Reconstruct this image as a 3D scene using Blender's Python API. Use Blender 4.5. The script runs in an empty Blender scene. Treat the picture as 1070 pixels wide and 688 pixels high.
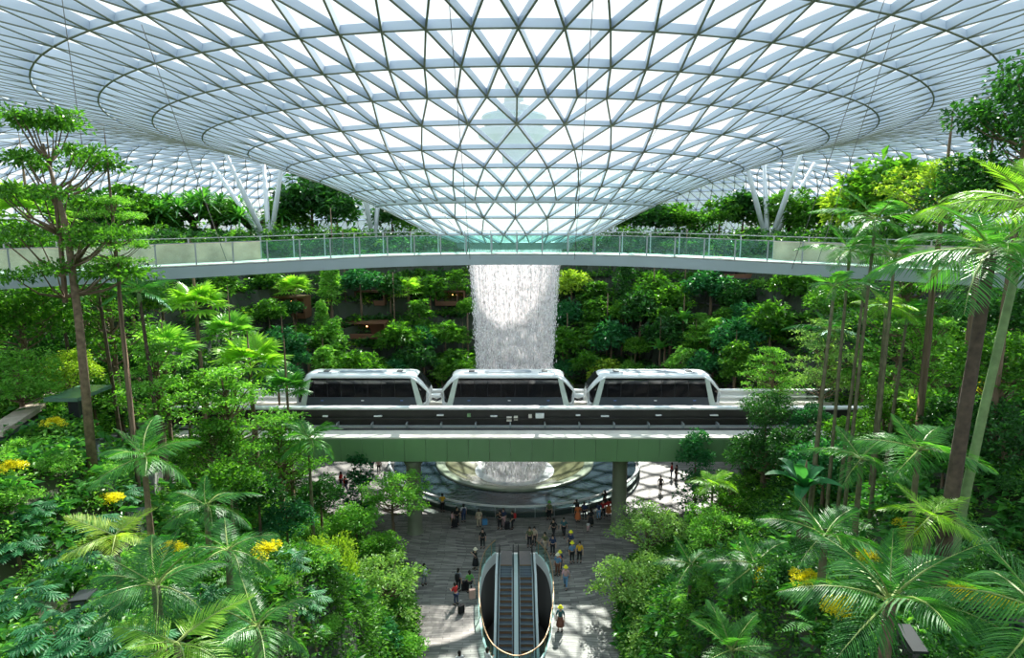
import bpy, bmesh, math, random
import numpy as np
from mathutils import Vector, Matrix
from mathutils.geometry import delaunay_2d_cdt

C = bpy.context.scene.collection
SC = bpy.context.scene
RND = random.Random(7)
RNG = np.random.default_rng(11)
PI = math.pi

# ------------------------------------------------------------------ camera, sky, sun, exposure
EYE = 26.5; CX = -0.3; PITCH = math.radians(9.0); FPX = 658.0
cam_d = bpy.data.cameras.new('camera'); cam = bpy.data.objects.new('camera', cam_d); C.objects.link(cam)
cam_d.sensor_width = 36.0; cam_d.lens = 36.0 * FPX / 1070.0; cam_d.clip_end = 2000; cam_d.clip_start = 0.1
cam.location = (CX, 0, EYE); cam.rotation_euler = (PI / 2 - PITCH, 0, 0)
SC.camera = cam
SUN_EL = math.radians(42); SUN_AZ = math.radians(14)      # sun stands beyond the waterfall, a little to the right
sun_d = bpy.data.lights.new('sun', 'SUN'); sun_o = bpy.data.objects.new('sun', sun_d); C.objects.link(sun_o)
sun_d.energy = 13.0; sun_d.angle = math.radians(0.6); sun_d.color = (1.0, 0.95, 0.86)
sd = Vector((math.sin(SUN_AZ) * math.cos(SUN_EL), math.cos(SUN_AZ) * math.cos(SUN_EL), math.sin(SUN_EL)))
sun_o.rotation_euler = sd.to_track_quat('Z', 'Y').to_euler(); sun_o.location = (30, 120, 150)
world = bpy.data.worlds.new('sky'); SC.world = world; world.use_nodes = True
wn = world.node_tree; wn.nodes.clear()
wo = wn.nodes.new('ShaderNodeOutputWorld'); bg = wn.nodes.new('ShaderNodeBackground')
tc = wn.nodes.new('ShaderNodeTexCoord'); sx = wn.nodes.new('ShaderNodeSeparateXYZ'); cr = wn.nodes.new('ShaderNodeValToRGB')
wn.links.new(tc.outputs['Generated'], sx.inputs[0]); wn.links.new(sx.outputs['Z'], cr.inputs[0])
cr.color_ramp.elements[0].position = 0.0; cr.color_ramp.elements[0].color = (0.30, 0.36, 0.36, 1)
cr.color_ramp.elements[1].position = 0.03; cr.color_ramp.elements[1].color = (0.95, 0.99, 1.0, 1)
e = cr.color_ramp.elements.new(0.35); e.color = (0.86, 0.95, 1.0, 1)
e = cr.color_ramp.elements.new(1.0); e.color = (0.62, 0.82, 1.0, 1)
wn.links.new(cr.outputs[0], bg.inputs['Color']); bg.inputs['Strength'].default_value = 1.25
wn.links.new(bg.outputs[0], wo.inputs['Surface'])
SC.view_settings.view_transform = 'Standard'; SC.view_settings.look = 'None'
SC.view_settings.gamma = 1.0; SC.view_settings.use_curve_mapping = False
SC.view_settings.exposure = 0.1
try:
    SC.cycles.transparent_max_bounces = 14; SC.cycles.max_bounces = 6; SC.cycles.diffuse_bounces = 3
    SC.cycles.glossy_bounces = 2; SC.cycles.transmission_bounces = 4
    SC.cycles.sample_clamp_indirect = 6.0; SC.cycles.caustics_reflective = False; SC.cycles.caustics_refractive = False
except Exception: pass

# ------------------------------------------------------------------ helpers
def ray(px, py):
    x = (px - 535) / FPX; v = (344 - py) / FPX
    return Vector((x, math.cos(PITCH) + v * math.sin(PITCH), v * math.cos(PITCH) - math.sin(PITCH)))
def at(px, py, Y):
    d = ray(px, py); t = Y / d.y
    return Vector((CX + d.x * t, Y, EYE + d.z * t))
def floor_at(px, py, z=0.0):
    d = ray(px, py); t = (z - EYE) / d.z
    return Vector((CX + d.x * t, d.y * t, z))
def proj(x, y, z):
    dx = x - CX; dz = z - EYE
    dep = y * math.cos(PITCH) - dz * math.sin(PITCH); up = y * math.sin(PITCH) + dz * math.cos(PITCH)
    dep = np.where(dep < 0.5, np.nan, dep) if isinstance(dep, np.ndarray) else dep
    return 535 + FPX * dx / dep, 344 - FPX * up / dep, dep

MATS = {}
def mat(name, col, rough=0.6, metal=0.0, spec=0.5, noise=0.0, nscale=3.0, bump=0.0, emit=None, alpha=1.0):
    if name in MATS: return MATS[name]
    m = bpy.data.materials.new(name); m.use_nodes = True; nt = m.node_tree; b = nt.nodes['Principled BSDF']
    b.inputs['Base Color'].default_value = (*col, 1); b.inputs['Roughness'].default_value = rough
    b.inputs['Metallic'].default_value = metal; b.inputs['Specular IOR Level'].default_value = spec
    b.inputs['Alpha'].default_value = alpha
    if noise or bump:
        t = nt.nodes.new('ShaderNodeTexCoord'); n = nt.nodes.new('ShaderNodeTexNoise'); n.inputs['Scale'].default_value = nscale
        n.inputs['Detail'].default_value = 5; nt.links.new(t.outputs['Object'], n.inputs['Vector'])
        if noise:
            r = nt.nodes.new('ShaderNodeValToRGB'); r.color_ramp.elements[0].position = 0.3; r.color_ramp.elements[1].position = 0.7
            r.color_ramp.elements[0].color = (*[c * (1 - noise) for c in col], 1)
            r.color_ramp.elements[1].color = (*[min(1, c * (1 + noise)) for c in col], 1)
            nt.links.new(n.outputs['Fac'], r.inputs[0]); nt.links.new(r.outputs[0], b.inputs['Base Color'])
        if bump:
            bp = nt.nodes.new('ShaderNodeBump'); bp.inputs['Strength'].default_value = bump
            nt.links.new(n.outputs['Fac'], bp.inputs['Height']); nt.links.new(bp.outputs[0], b.inputs['Normal'])
    if emit:
        b.inputs['Emission Color'].default_value = (*emit[:3], 1); b.inputs['Emission Strength'].default_value = emit[3]
    MATS[name] = m; return m

def leafmat(name, c0, c1, c2, trans=0.42, rough=0.42):
    if name in MATS: return MATS[name]
    m = bpy.data.materials.new(name); m.use_nodes = True; nt = m.node_tree; nt.nodes.clear()
    out = nt.nodes.new('ShaderNodeOutputMaterial'); g = nt.nodes.new('ShaderNodeNewGeometry'); oi = nt.nodes.new('ShaderNodeObjectInfo')
    ad = nt.nodes.new('ShaderNodeMath'); ad.operation = 'MULTIPLY_ADD'; ad.inputs[1].default_value = 0.75
    m2 = nt.nodes.new('ShaderNodeMath'); m2.operation = 'MULTIPLY'; m2.inputs[1].default_value = 0.25
    nt.links.new(oi.outputs['Random'], m2.inputs[0]); nt.links.new(g.outputs['Random Per Island'], ad.inputs[0]); nt.links.new(m2.outputs[0], ad.inputs[2])
    r = nt.nodes.new('ShaderNodeValToRGB'); els = r.color_ramp.elements
    els[0].position = 0.0; els[0].color = (*c0, 1); els[1].position = 1.0; els[1].color = (*c2, 1)
    e = els.new(0.55); e.color = (*c1, 1)
    nt.links.new(ad.outputs[0], r.inputs[0])
    p = nt.nodes.new('ShaderNodeBsdfPrincipled'); p.inputs['Roughness'].default_value = rough; p.inputs['Specular IOR Level'].default_value = 0.35
    tr = nt.nodes.new('ShaderNodeBsdfTranslucent')
    hs = nt.nodes.new('ShaderNodeMix'); hs.data_type = 'RGBA'; hs.blend_type = 'MULTIPLY'; hs.inputs[0].default_value = 1.0
    hs.inputs[7].default_value = (1.5, 1.6, 0.55, 1)
    nt.links.new(r.outputs[0], hs.inputs[6]); nt.links.new(hs.outputs[2], tr.inputs['Color'])
    nt.links.new(r.outputs[0], p.inputs['Base Color'])
    mx = nt.nodes.new('ShaderNodeMixShader'); mx.inputs[0].default_value = trans
    nt.links.new(p.outputs[0], mx.inputs[1]); nt.links.new(tr.outputs[0], mx.inputs[2]); nt.links.new(mx.outputs[0], out.inputs['Surface'])
    MATS[name] = m; return m

def glassmat(name, tint, veil, veilcol=(1, 1, 1), gloss=0.06):
    if name in MATS: return MATS[name]
    m = bpy.data.materials.new(name); m.use_nodes = True; nt = m.node_tree; nt.nodes.clear()
    out = nt.nodes.new('ShaderNodeOutputMaterial'); t = nt.nodes.new('ShaderNodeBsdfTransparent'); t.inputs[0].default_value = (*tint, 1)
    v = nt.nodes.new('ShaderNodeBsdfTranslucent'); v.inputs[0].default_value = (*veilcol, 1)
    d = nt.nodes.new('ShaderNodeBsdfDiffuse'); d.inputs[0].default_value = (*veilcol, 1)
    g = nt.nodes.new('ShaderNodeBsdfGlossy'); g.inputs['Roughness'].default_value = 0.05
    m0 = nt.nodes.new('ShaderNodeMixShader'); m0.inputs[0].default_value = 0.5
    nt.links.new(v.outputs[0], m0.inputs[1]); nt.links.new(d.outputs[0], m0.inputs[2])
    m1 = nt.nodes.new('ShaderNodeMixShader'); m1.inputs[0].default_value = veil
    nt.links.new(t.outputs[0], m1.inputs[1]); nt.links.new(m0.outputs[0], m1.inputs[2])
    m2 = nt.nodes.new('ShaderNodeMixShader'); m2.inputs[0].default_value = gloss
    nt.links.new(m1.outputs[0], m2.inputs[1]); nt.links.new(g.outputs[0], m2.inputs[2]); nt.links.new(m2.outputs[0], out.inputs['Surface'])
    MATS[name] = m; return m

def npmesh(name, V, F, mats, midx=None, smooth=False):
    """V (n,3), F list of index arrays all of one size or a mixed list"""
    me = bpy.data.meshes.new(name)
    V = np.asarray(V, dtype=np.float32)
    if isinstance(F, np.ndarray):
        n, k = F.shape; loops = F.reshape(-1).astype(np.int32); starts = np.arange(0, n * k, k, dtype=np.int32)
    else:
        n = len(F); ls = [len(f) for f in F]; loops = np.fromiter((i for f in F for i in f), dtype=np.int32)
        starts = np.concatenate([[0], np.cumsum(ls)[:-1]]).astype(np.int32) if n else np.zeros(0, np.int32)
    me.vertices.add(len(V)); me.vertices.foreach_set('co', V.reshape(-1))
    me.loops.add(len(loops)); me.loops.foreach_set('vertex_index', loops)
    me.polygons.add(n); me.polygons.foreach_set('loop_start', starts)
    if midx is not None: me.polygons.foreach_set('material_index', np.asarray(midx, dtype=np.int32))
    me.update(calc_edges=True); me.validate()
    for m in (mats if isinstance(mats, (list, tuple)) else [mats]): me.materials.append(m)
    me.polygons.foreach_set('use_smooth', np.full(len(me.polygons), bool(smooth), dtype=bool))
    return me

class MB:
    """collects simple solids, builds one mesh object"""
    def __init__(s): s.v = []; s.f = []; s.n = 0
    def add(s, vs, fs):
        s.v.extend([tuple(a) for a in vs]); s.f.extend([tuple(i + s.n for i in f) for f in fs]); s.n += len(vs)
    def box(s, x0, x1, y0, y1, z0, z1, M=None):
        vs = [Vector(a) for a in ((x0,y0,z0),(x1,y0,z0),(x1,y1,z0),(x0,y1,z0),(x0,y0,z1),(x1,y0,z1),(x1,y1,z1),(x0,y1,z1))]
        if M: vs = [M @ a for a in vs]
        s.add(vs, [(0,3,2,1),(4,5,6,7),(0,1,5,4),(1,2,6,5),(2,3,7,6),(3,0,4,7)]); return s
    def tube(s, pts, r, k=6, caps=True):
        pts = [Vector(p) for p in pts]; rs = r if isinstance(r, (list, tuple)) else [r] * len(pts); rings = []
        for i, p in enumerate(pts):
            t = (pts[min(i + 1, len(pts) - 1)] - pts[max(i - 1, 0)]).normalized()
            a = Vector((0, 0, 1)) if abs(t.z) < 0.9 else Vector((1, 0, 0))
            u = t.cross(a).normalized(); w = t.cross(u)
            rings.append([p + (u * math.cos(2*PI*j/k) + w * math.sin(2*PI*j/k)) * rs[i] for j in range(k)])
        vs = [q for rg in rings for q in rg]; fs = []
        for i in range(len(pts) - 1):
            for j in range(k):
                fs.append((i*k+j, i*k+(j+1)%k, (i+1)*k+(j+1)%k, (i+1)*k+j))
        if caps: fs.append(tuple(range(k))[::-1]); fs.append(tuple((len(pts)-1)*k + j for j in range(k)))
        s.add(vs, fs); return s
    def prism(s, poly, a0, a1, axis='y'):
        n = len(poly)
        def mk(p, a): return (p[0], a, p[1]) if axis == 'y' else ((a, p[0], p[1]) if axis == 'x' else (p[0], p[1], a))
        s.add([mk(p, a0) for p in poly] + [mk(p, a1) for p in poly],
              [tuple(range(n)), tuple(range(2*n-1, n-1, -1))] + [(i, i+n, (i+1)%n+n, (i+1)%n) for i in range(n)]); return s
    def lathe(s, prof, k=48, c=(0,0,0), a0=0, a1=2*PI):
        full = abs(a1 - a0 - 2*PI) < 1e-6; m = k if full else k + 1; vs = []; fs = []
        for j in range(m):
            a = a0 + (a1 - a0) * j / k
            for (r, z) in prof: vs.append((c[0] + r*math.cos(a), c[1] + r*math.sin(a), c[2] + z))
        n = len(prof)
        for j in range(k):
            jj = (j + 1) % m
            for i in range(n - 1): fs.append((j*n+i, jj*n+i, jj*n+i+1, j*n+i+1))
        s.add(vs, fs); return s
    def sweep(s, path, prof, closed=False):
        """path: list of 3D points; prof: closed 2-D polygon (offset to the left of travel, up)"""
        P = [Vector(p) for p in path]; n = len(prof); N = len(P); vs = []; fs = []
        for i, p in enumerate(P):
            a = P[(i-1) % N] if closed else P[max(i-1, 0)]; b = P[(i+1) % N] if closed else P[min(i+1, N-1)]
            t = (b - a); t.z = 0; t.normalize(); nn = Vector((-t.y, t.x, 0))
            for (o, z) in prof: vs.append(p + nn * o + Vector((0, 0, z)))
        M = N if closed else N - 1
        for i in range(M):
            ii = (i + 1) % N
            for j in range(n): fs.append((i*n+j, ii*n+j, ii*n+(j+1)%n, i*n+(j+1)%n))
        if not closed: fs.append(tuple(range(n))); fs.append(tuple((N-1)*n + j for j in range(n))[::-1])
        s.add(vs, fs); return s
    def mesh(s, name, m, smooth=False): return npmesh(name, s.v, s.f, m, smooth=smooth)
    def build(s, name, m, parent=None, smooth=False):
        return link(name, s.mesh(name, m, smooth), parent)

def link(name, me, parent=None, loc=None, rot=None, scale=None):
    o = bpy.data.objects.new(name, me); C.objects.link(o)
    if parent: o.parent = parent
    if loc is not None: o.location = loc
    if rot is not None: o.rotation_euler = rot
    if scale is not None: o.scale = scale if hasattr(scale, '__len__') else (scale,) * 3
    return o
def thing(name, label, cat, loc=(0,0,0), rz=0, group=None):
    o = bpy.data.objects.new(name, None); C.objects.link(o); o.location = loc; o.rotation_euler = (0, 0, rz)
    o.empty_display_size = 0.3
    o['label'] = label; o['category'] = cat
    if group: o['group'] = group
    return o
def tag(o, label, cat, group=None, kind=None):
    o['label'] = label; o['category'] = cat
    if group: o['group'] = group
    if kind: o['kind'] = kind
    return o
def struct(o): o['kind'] = 'structure'; return o
def smooth(x, a, b):
    t = np.clip((x - a) / (b - a), 0, 1); return t * t * (3 - 2 * t)

# ------------------------------------------------------------------ materials
M_white = mat('white_paint', (0.82, 0.84, 0.85), 0.35)
M_steel = mat('roof_steel_white', (0.56, 0.64, 0.74), 0.45)
M_edge_shade = mat('roof_edge_painted_shade', (0.19, 0.21, 0.16), 0.6)  # olive underside shade of the white blades, put into the lip colour
M_grey = mat('grey_metal', (0.36, 0.40, 0.42), 0.4, 0.3)
M_fascia = mat('footbridge_grey_fascia', (0.36, 0.43, 0.46), 0.35, 0.0, noise=0.04, nscale=0.4)
M_dark = mat('dark_metal', (0.03, 0.035, 0.04), 0.4)
M_black = mat('black_rubber', (0.012, 0.012, 0.014), 0.5)
M_roofglass = glassmat('roof_glass', (0.95, 0.985, 1.0), 0.10)
M_funnelglass = glassmat('funnel_glass', (0.88, 0.97, 0.96), 0.30, (0.88, 1.0, 0.97))
M_railglass = glassmat('rail_glass', (0.78, 0.93, 0.90), 0.015, (0.5, 0.8, 0.75), 0.02)
M_deck = mat('pale_deck', (0.72, 0.68, 0.61), 0.6, noise=0.12, nscale=0.8)
M_olive = mat('olive_column', (0.20, 0.22, 0.15), 0.5, noise=0.1, nscale=1.0)
M_green = mat('green_fascia_panel', (0.17, 0.31, 0.15), 0.35, noise=0.10, nscale=0.15)
M_bark = mat('brown_bark', (0.18, 0.125, 0.08), 0.85, noise=0.4, nscale=6, bump=0.4)
M_bark2 = mat('dark_bark', (0.085, 0.06, 0.04), 0.85, noise=0.4, nscale=5, bump=0.4)
M_cane = mat('palm_stem_bark', (0.14, 0.13, 0.07), 0.6, noise=0.35, nscale=4)
M_canegreen = mat('green_palm_shaft', (0.20, 0.30, 0.12), 0.5, noise=0.2, nscale=4)
M_stone = mat('terrace_stone', (0.07, 0.068, 0.075), 0.8, noise=0.35, nscale=0.7, bump=0.2)

L_mid = leafmat('leaf_mid', (0.03, 0.11, 0.014), (0.08, 0.25, 0.026), (0.19, 0.42, 0.05))
L_dark = leafmat('leaf_dark', (0.011, 0.055, 0.014), (0.03, 0.135, 0.024), (0.08, 0.26, 0.045), 0.3)
L_light = leafmat('leaf_light', (0.08, 0.26, 0.035), (0.18, 0.44, 0.07), (0.34, 0.60, 0.14))
L_pale = leafmat('leaf_pale', (0.12, 0.27, 0.06), (0.26, 0.44, 0.13), (0.42, 0.62, 0.24))
L_yel = leafmat('leaf_yellow_green', (0.15, 0.29, 0.03), (0.30, 0.46, 0.05), (0.50, 0.62, 0.10))
L_gold = leafmat('leaf_gold', (0.45, 0.38, 0.01), (0.75, 0.66, 0.02), (0.85, 0.80, 0.08))
L_blue = leafmat('leaf_blue_green', (0.012, 0.09, 0.03), (0.03, 0.19, 0.06), (0.09, 0.33, 0.12), 0.35, 0.5)
L_palm = leafmat('leaf_palm', (0.035, 0.16, 0.03), (0.07, 0.27, 0.05), (0.16, 0.42, 0.08), 0.4, 0.35)
L_palmdk = leafmat('leaf_palm_dark', (0.018, 0.10, 0.022), (0.04, 0.19, 0.035), (0.10, 0.32, 0.06), 0.4, 0.38)
L_palmlt = leafmat('leaf_palm_light', (0.14, 0.34, 0.03), (0.26, 0.52, 0.06), (0.42, 0.66, 0.10), 0.45, 0.35)

# ------------------------------------------------------------------ terrain
PC = (0.0, 69.0)                                            # axis of the waterfall
def d_out(X, Y):
    W = np.interp(Y, [0, 39, 46, 52, 60, 69], [6.5, 6.8, 9.0, 15.0, 23.0, 26.0])
    side = np.abs(X) - W; back = np.hypot(X, Y - PC[1]) - 26.0
    return np.where(Y < PC[1], side, back)
def terrain(X, Y):
    X = np.asarray(X, float); Y = np.asarray(Y, float); d = d_out(X, Y)
    bench = np.interp(Y, [0, 14, 20, 26, 31, 36, 44], [16.5, 15.8, 14.5, 12.0, 7.5, 3.0, 0.3]) * smooth(d, -0.2, 2.6)
    k = np.interp(Y, [0, 26, 36, 50, 56, 62, 70], [1.4, 1.4, 0.68, 0.55, 0.62, 1.0, 1.4])
    slope = k * np.maximum(d, 0)
    t = slope / 3.1; st = 3.1 * (np.floor(t) + smooth(t - np.floor(t), 0.0, 0.16))
    w = smooth(Y, 58, 66); slope = slope * (1 - w) + st * w
    cap = np.interp(Y, [0, 40, 60, 70], [16.5, 17.0, 20.0, 23.4]) + np.clip(d - 18, 0, 14) * np.interp(Y, [0, 60, 70], [0.4, 0.25, 0.02])
    out = np.minimum(slope, cap)
    h = np.maximum(bench, out)
    bumps = 0.25 * np.sin(X * 0.9 + 1.3 * np.sin(Y * 0.6)) * np.sin(Y * 0.8 + X * 0.2) * smooth(d, 0.5, 3)
    return np.where(d > 0, h + bumps, -0.35)
def th(x, y): return float(terrain(np.array([x]), np.array([y]))[0])

gx = np.arange(-92, 92.1, 0.8); gy = np.arange(-20, 162, 0.8)
GX, GY = np.meshgrid(gx, gy); GZ = terrain(GX, GY)
rr = np.hypot(GX, GY - 69); nx, ny = len(gx), len(gy)
idx = np.arange(nx * ny).reshape(ny, nx)
quads = np.stack([idx[:-1, :-1], idx[:-1, 1:], idx[1:, 1:], idx[1:, :-1]], -1).reshape(-1, 4)
dd = d_out(GX, GY).reshape(-1); keep = (dd[quads].max(1) > -0.8) & (rr.reshape(-1)[quads].max(1) < 92) & (GY.reshape(-1)[quads].min(1) > -20)
def soil_material():
    m = bpy.data.materials.new('soil_and_stone'); m.use_nodes = True; nt = m.node_tree; b = nt.nodes['Principled BSDF']
    g = nt.nodes.new('ShaderNodeNewGeometry'); s = nt.nodes.new('ShaderNodeSeparateXYZ'); nt.links.new(g.outputs['True Normal'], s.inputs[0])
    r = nt.nodes.new('ShaderNodeValToRGB'); r.color_ramp.elements[0].position = 0.45; r.color_ramp.elements[0].color = (0.075, 0.07, 0.075, 1)
    r.color_ramp.elements[1].position = 0.7; r.color_ramp.elements[1].color = (0.05, 0.035, 0.018, 1)
    n = nt.nodes.new('ShaderNodeTexNoise'); n.inputs['Scale'].default_value = 0.8; n.inputs['Detail'].default_value = 6
    mx = nt.nodes.new('ShaderNodeMix'); mx.data_type = 'RGBA'; mx.inputs[7].default_value = (0.025, 0.06, 0.012, 1)
    nt.links.new(g.outputs['Position'], n.inputs['Vector'])
    nt.links.new(s.outputs['Z'], r.inputs[0]); nt.links.new(r.outputs[0], mx.inputs[6]); nt.links.new(n.outputs['Fac'], mx.inputs[0])
    nt.links.new(mx.outputs[2], b.inputs['Base Color']); b.inputs['Roughness'].default_value = 0.9
    return m
M_soil = soil_material()
ground = struct(link('ground', npmesh('ground', np.stack([GX.ravel(), GY.ravel(), GZ.ravel()], 1), quads[keep], M_soil)))
# land around the building
mb = MB(); mb.lathe([(91, 20.0), (120, 17.0), (700, 10.0)], 64, (0, 69, 0))
struct(mb.build('ground', mat('outdoor_grass', (0.12, 0.18, 0.09), 0.9, noise=0.3, nscale=0.05)))

# plaza floor with the escalator well and the vortex bowl cut out
WELL = [(1.62, 48.7), (2.15, 47.6), (2.5, 46.3), (2.66, 44.0), (2.56, 41.0), (2.32, 39.0), (1.95, 36.9), (1.25, 35.3), (0.0, 34.5)]
well_poly = [(x, y) for x, y in WELL] + [(-x, y) for x, y in WELL[-2::-1]]
def smooth_poly(P, n=6):
    out = []; N = len(P)
    for i in range(N - 1):
        p0 = P[max(i-1, 0)]; p1 = P[i]; p2 = P[i+1]; p3 = P[min(i+2, N-1)]
        for k in range(n):
            t = k / n
            out.append(tuple(0.5*((2*p1[a]) + (-p0[a]+p2[a])*t + (2*p0[a]-5*p1[a]+4*p2[a]-p3[a])*t*t + (-p0[a]+3*p1[a]-3*p2[a]+p3[a])*t**3) for a in range(len(p1))))
    out.append(P[-1]); return out
well_s = smooth_poly(well_poly, 5)
def floor_material():
    m = bpy.data.materials.new('plank_paving'); m.use_nodes = True; nt = m.node_tree; b = nt.nodes['Principled BSDF']
    g = nt.nodes.new('ShaderNodeNewGeometry')
    wv = nt.nodes.new('ShaderNodeTexNoise'); wv.inputs['Scale'].default_value = 0.12; nt.links.new(g.outputs['Position'], wv.inputs['Vector'])
    add = nt.nodes.new('ShaderNodeMix'); add.data_type = 'RGBA'; add.blend_type = 'ADD'; add.inputs[0].default_value = 3.0
    nt.links.new(g.outputs['Position'], add.inputs[6]); nt.links.new(wv.outputs['Color'], add.inputs[7])
    va = nt.nodes.new('ShaderNodeVectorMath'); va.operation = 'MULTIPLY_ADD'; va.inputs[1].default_value = (3, 3, 0)
    nt.links.new(wv.outputs['Color'], va.inputs[0]); nt.links.new(g.outputs['Position'], va.inputs[2])
    bt = nt.nodes.new('ShaderNodeTexBrick'); bt.inputs['Scale'].default_value = 1.0; bt.inputs['Brick Width'].default_value = 1.5
    bt.inputs['Row Height'].default_value = 0.24; bt.inputs['Mortar Size'].default_value = 0.016; bt.offset = 0.37; bt.inputs['Bias'].default_value = -0.2
    bt.inputs['Color1'].default_value = (0.27, 0.26, 0.245, 1); bt.inputs['Color2'].default_value = (0.09, 0.088, 0.085, 1); bt.inputs['Mortar'].default_value = (0.06, 0.058, 0.055, 1)
    nt.links.new(va.outputs[0], bt.inputs['Vector'])
    n = nt.nodes.new('ShaderNodeTexNoise'); n.inputs['Scale'].default_value = 1.6; n.inputs['Detail'].default_value = 4
    mp = nt.nodes.new('ShaderNodeMapping'); mp.inputs['Scale'].default_value = (0.5, 2.2, 1); nt.links.new(va.outputs[0], mp.inputs['Vector'])
    nt.links.new(mp.outputs[0], n.inputs['Vector'])
    r = nt.nodes.new('ShaderNodeValToRGB'); r.color_ramp.elements[0].position = 0.3; r.color_ramp.elements[0].color = (0.62, 0.6, 0.58, 1)
    r.color_ramp.elements[1].position = 0.7; r.color_ramp.elements[1].color = (1.35, 1.32, 1.28, 1)
    nt.links.new(n.outputs['Fac'], r.inputs[0])
    mu = nt.nodes.new('ShaderNodeMix'); mu.data_type = 'RGBA'; mu.blend_type = 'MULTIPLY'; mu.inputs[0].default_value = 1.0
    nt.links.new(bt.outputs['Color'], mu.inputs[6]); nt.links.new(r.outputs[0], mu.inputs[7]); nt.links.new(mu.outputs[2], b.inputs['Base Color'])
    b.inputs['Roughness'].default_value = 0.55
    return m
def cut_floor():
    pts = [(-46, -10), (46, -10), (46, 100), (-46, 100)]; cons = [(0,1),(1,2),(2,3),(3,0)]
    n0 = len(pts); pts += [tuple(p[:2]) for p in well_s[:]]; k = len(well_s)
    cons += [(n0+i, n0+(i+1) % k) for i in range(k)]
    n1 = len(pts); kk = 64; pts += [(8.4*math.cos(2*PI*i/kk), 69+8.4*math.sin(2*PI*i/kk)) for i in range(kk)]
    cons += [(n1+i, n1+(i+1) % kk) for i in range(kk)]
    v, e_, f, *_ = delaunay_2d_cdt([Vector(p) for p in pts], cons, [], 0, 1e-5)
    def inside(c):
        if math.hypot(c[0], c[1]-69) < 8.3: return True
        w = False; P = well_s
        for i in range(len(P)):
            (x1, y1), (x2, y2) = P[i][:2], P[(i+1) % len(P)][:2]
            if (y1 > c[1]) != (y2 > c[1]) and c[0] < (x2-x1)*(c[1]-y1)/(y2-y1)+x1: w = not w
        return w
    fs = []
    for t in f:
        c = (sum(v[i][0] for i in t)/len(t), sum(v[i][1] for i in t)/len(t))
        if not inside(c): fs.append(tuple(t))
    return npmesh('floor', [(p[0], p[1], 0) for p in v], fs, floor_material())
struct(link('floor', cut_floor()))

# ------------------------------------------------------------------ roof: funnel shaped diagrid of deep white blades and glass
RINGS = [(6.1, -1.5, 26), (8.9, -0.53, 26), (11.9, 1.0, 26), (14.6, 2.39, 52), (17.2, 3.49, 52), (20, 4.64, 52), (23, 5.65, 52), (26.3, 6.8, 52),
         (29.9, 7.8, 104), (33.5, 8.65, 104), (37, 9.54, 104), (40.9, 10.2, 104), (44.8, 10.75, 104), (48.7, 11.15, 104), (52.6, 11.35, 104),
         (56.5, 11.4, 104), (60.4, 11.2, 104), (64.3, 10.75, 104), (68, 10.0, 208), (71.5, 9.0, 208), (74.8, 7.7, 208), (78, 6.1, 208), (81, 4.2, 208),
         (83.8, 2.0, 208), (86.4, -0.6, 208), (88.6, -3.6, 208), (90.4, -7.0, 208)]
def ring_nodes():
    out = []; off = 0.0; prev = None
    # phase 0 puts a node in the camera's own plane (angle -90 deg)
    ph = {0: 0.0}
    phase = []
    for i, (r, z, n) in enumerate(RINGS): phase.append(None)
    # count inwards and outwards from the two ring pairs where the mesh halves: both have a node straight ahead
    anchors = {2: 0.0, 3: 0.0, 7: 0.0, 8: 0.0, 17: 0.5, 18: 0.0}
    cur = 0.0
    for i in range(len(RINGS)):
        if i in (3, 8): cur = 0.0
        elif i == 18: cur = cur * 2 % 1
        elif i == 0: cur = 0.0
        else: cur = (cur + 0.5) % 1
        if i == 2: cur = 0.0
        if i == 7: cur = 0.0
        phase[i] = cur
    for i, (r, z, n) in enumerate(RINGS):
        out.append([Vector((r*math.cos(-PI/2 + (k+phase[i])*2*PI/n), 69 + r*math.sin(-PI/2 + (k+phase[i])*2*PI/n), EYE+z)) for k in range(n)])
    return out, phase
NODES, PH = ring_nodes()
def slope_normal(i):
    a = RINGS[max(i-1, 0)]; b = RINGS[min(i+1, len(RINGS)-1)]
    dr, dz = b[0]-a[0], b[1]-a[1]; l = math.hypot(dr, dz); return (-dz/l, dr/l)
NRM = []
for i in range(len(RINGS)):
    nr, nz = slope_normal(i)
    NRM.append([Vector((nr*(p.x)/RINGS[i][0], nr*(p.y-69)/RINGS[i][0], nz)) for p in NODES[i]])
edges_r = []; edges_d = []; tris = []
for i in range(len(RINGS)):
    n = RINGS[i][2]
    for k in range(n): edges_r.append(((i, k), (i, (k+1) % n)))
    if i + 1 < len(RINGS):
        m = RINGS[i+1][2]
        for k in range(m):
            ang = (k + PH[i+1]) / m * n - PH[i]
            if m == n:
                lo = math.floor(ang + 1e-6); q = (lo % n, (lo+1) % n)
                for j in q: edges_d.append(((i, j), (i+1, k)))
                tris.append(((i, q[0]), (i, q[1]), (i+1, k))); tris.append(((i, q[1]), (i+1, (k+1) % m), (i+1, k)))
            else:
                f = ang - math.floor(ang + 1e-6)
                if abs(f) < 1e-3:
                    j = int(round(ang)) % n; edges_d.append(((i, j), (i+1, k)))
                    tris.append(((i, j), (i+1, (k+1) % m), (i+1, k)))
                else:
                    lo = math.floor(ang); q = (lo % n, (lo+1) % n)
                    for j in q: edges_d.append(((i, j), (i+1, k)))
                    tris.append(((i, q[0]), (i, q[1]), (i+1, k))); tris.append(((i, q[1]), (i+1, (k+1) % m), (i+1, k)))
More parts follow.
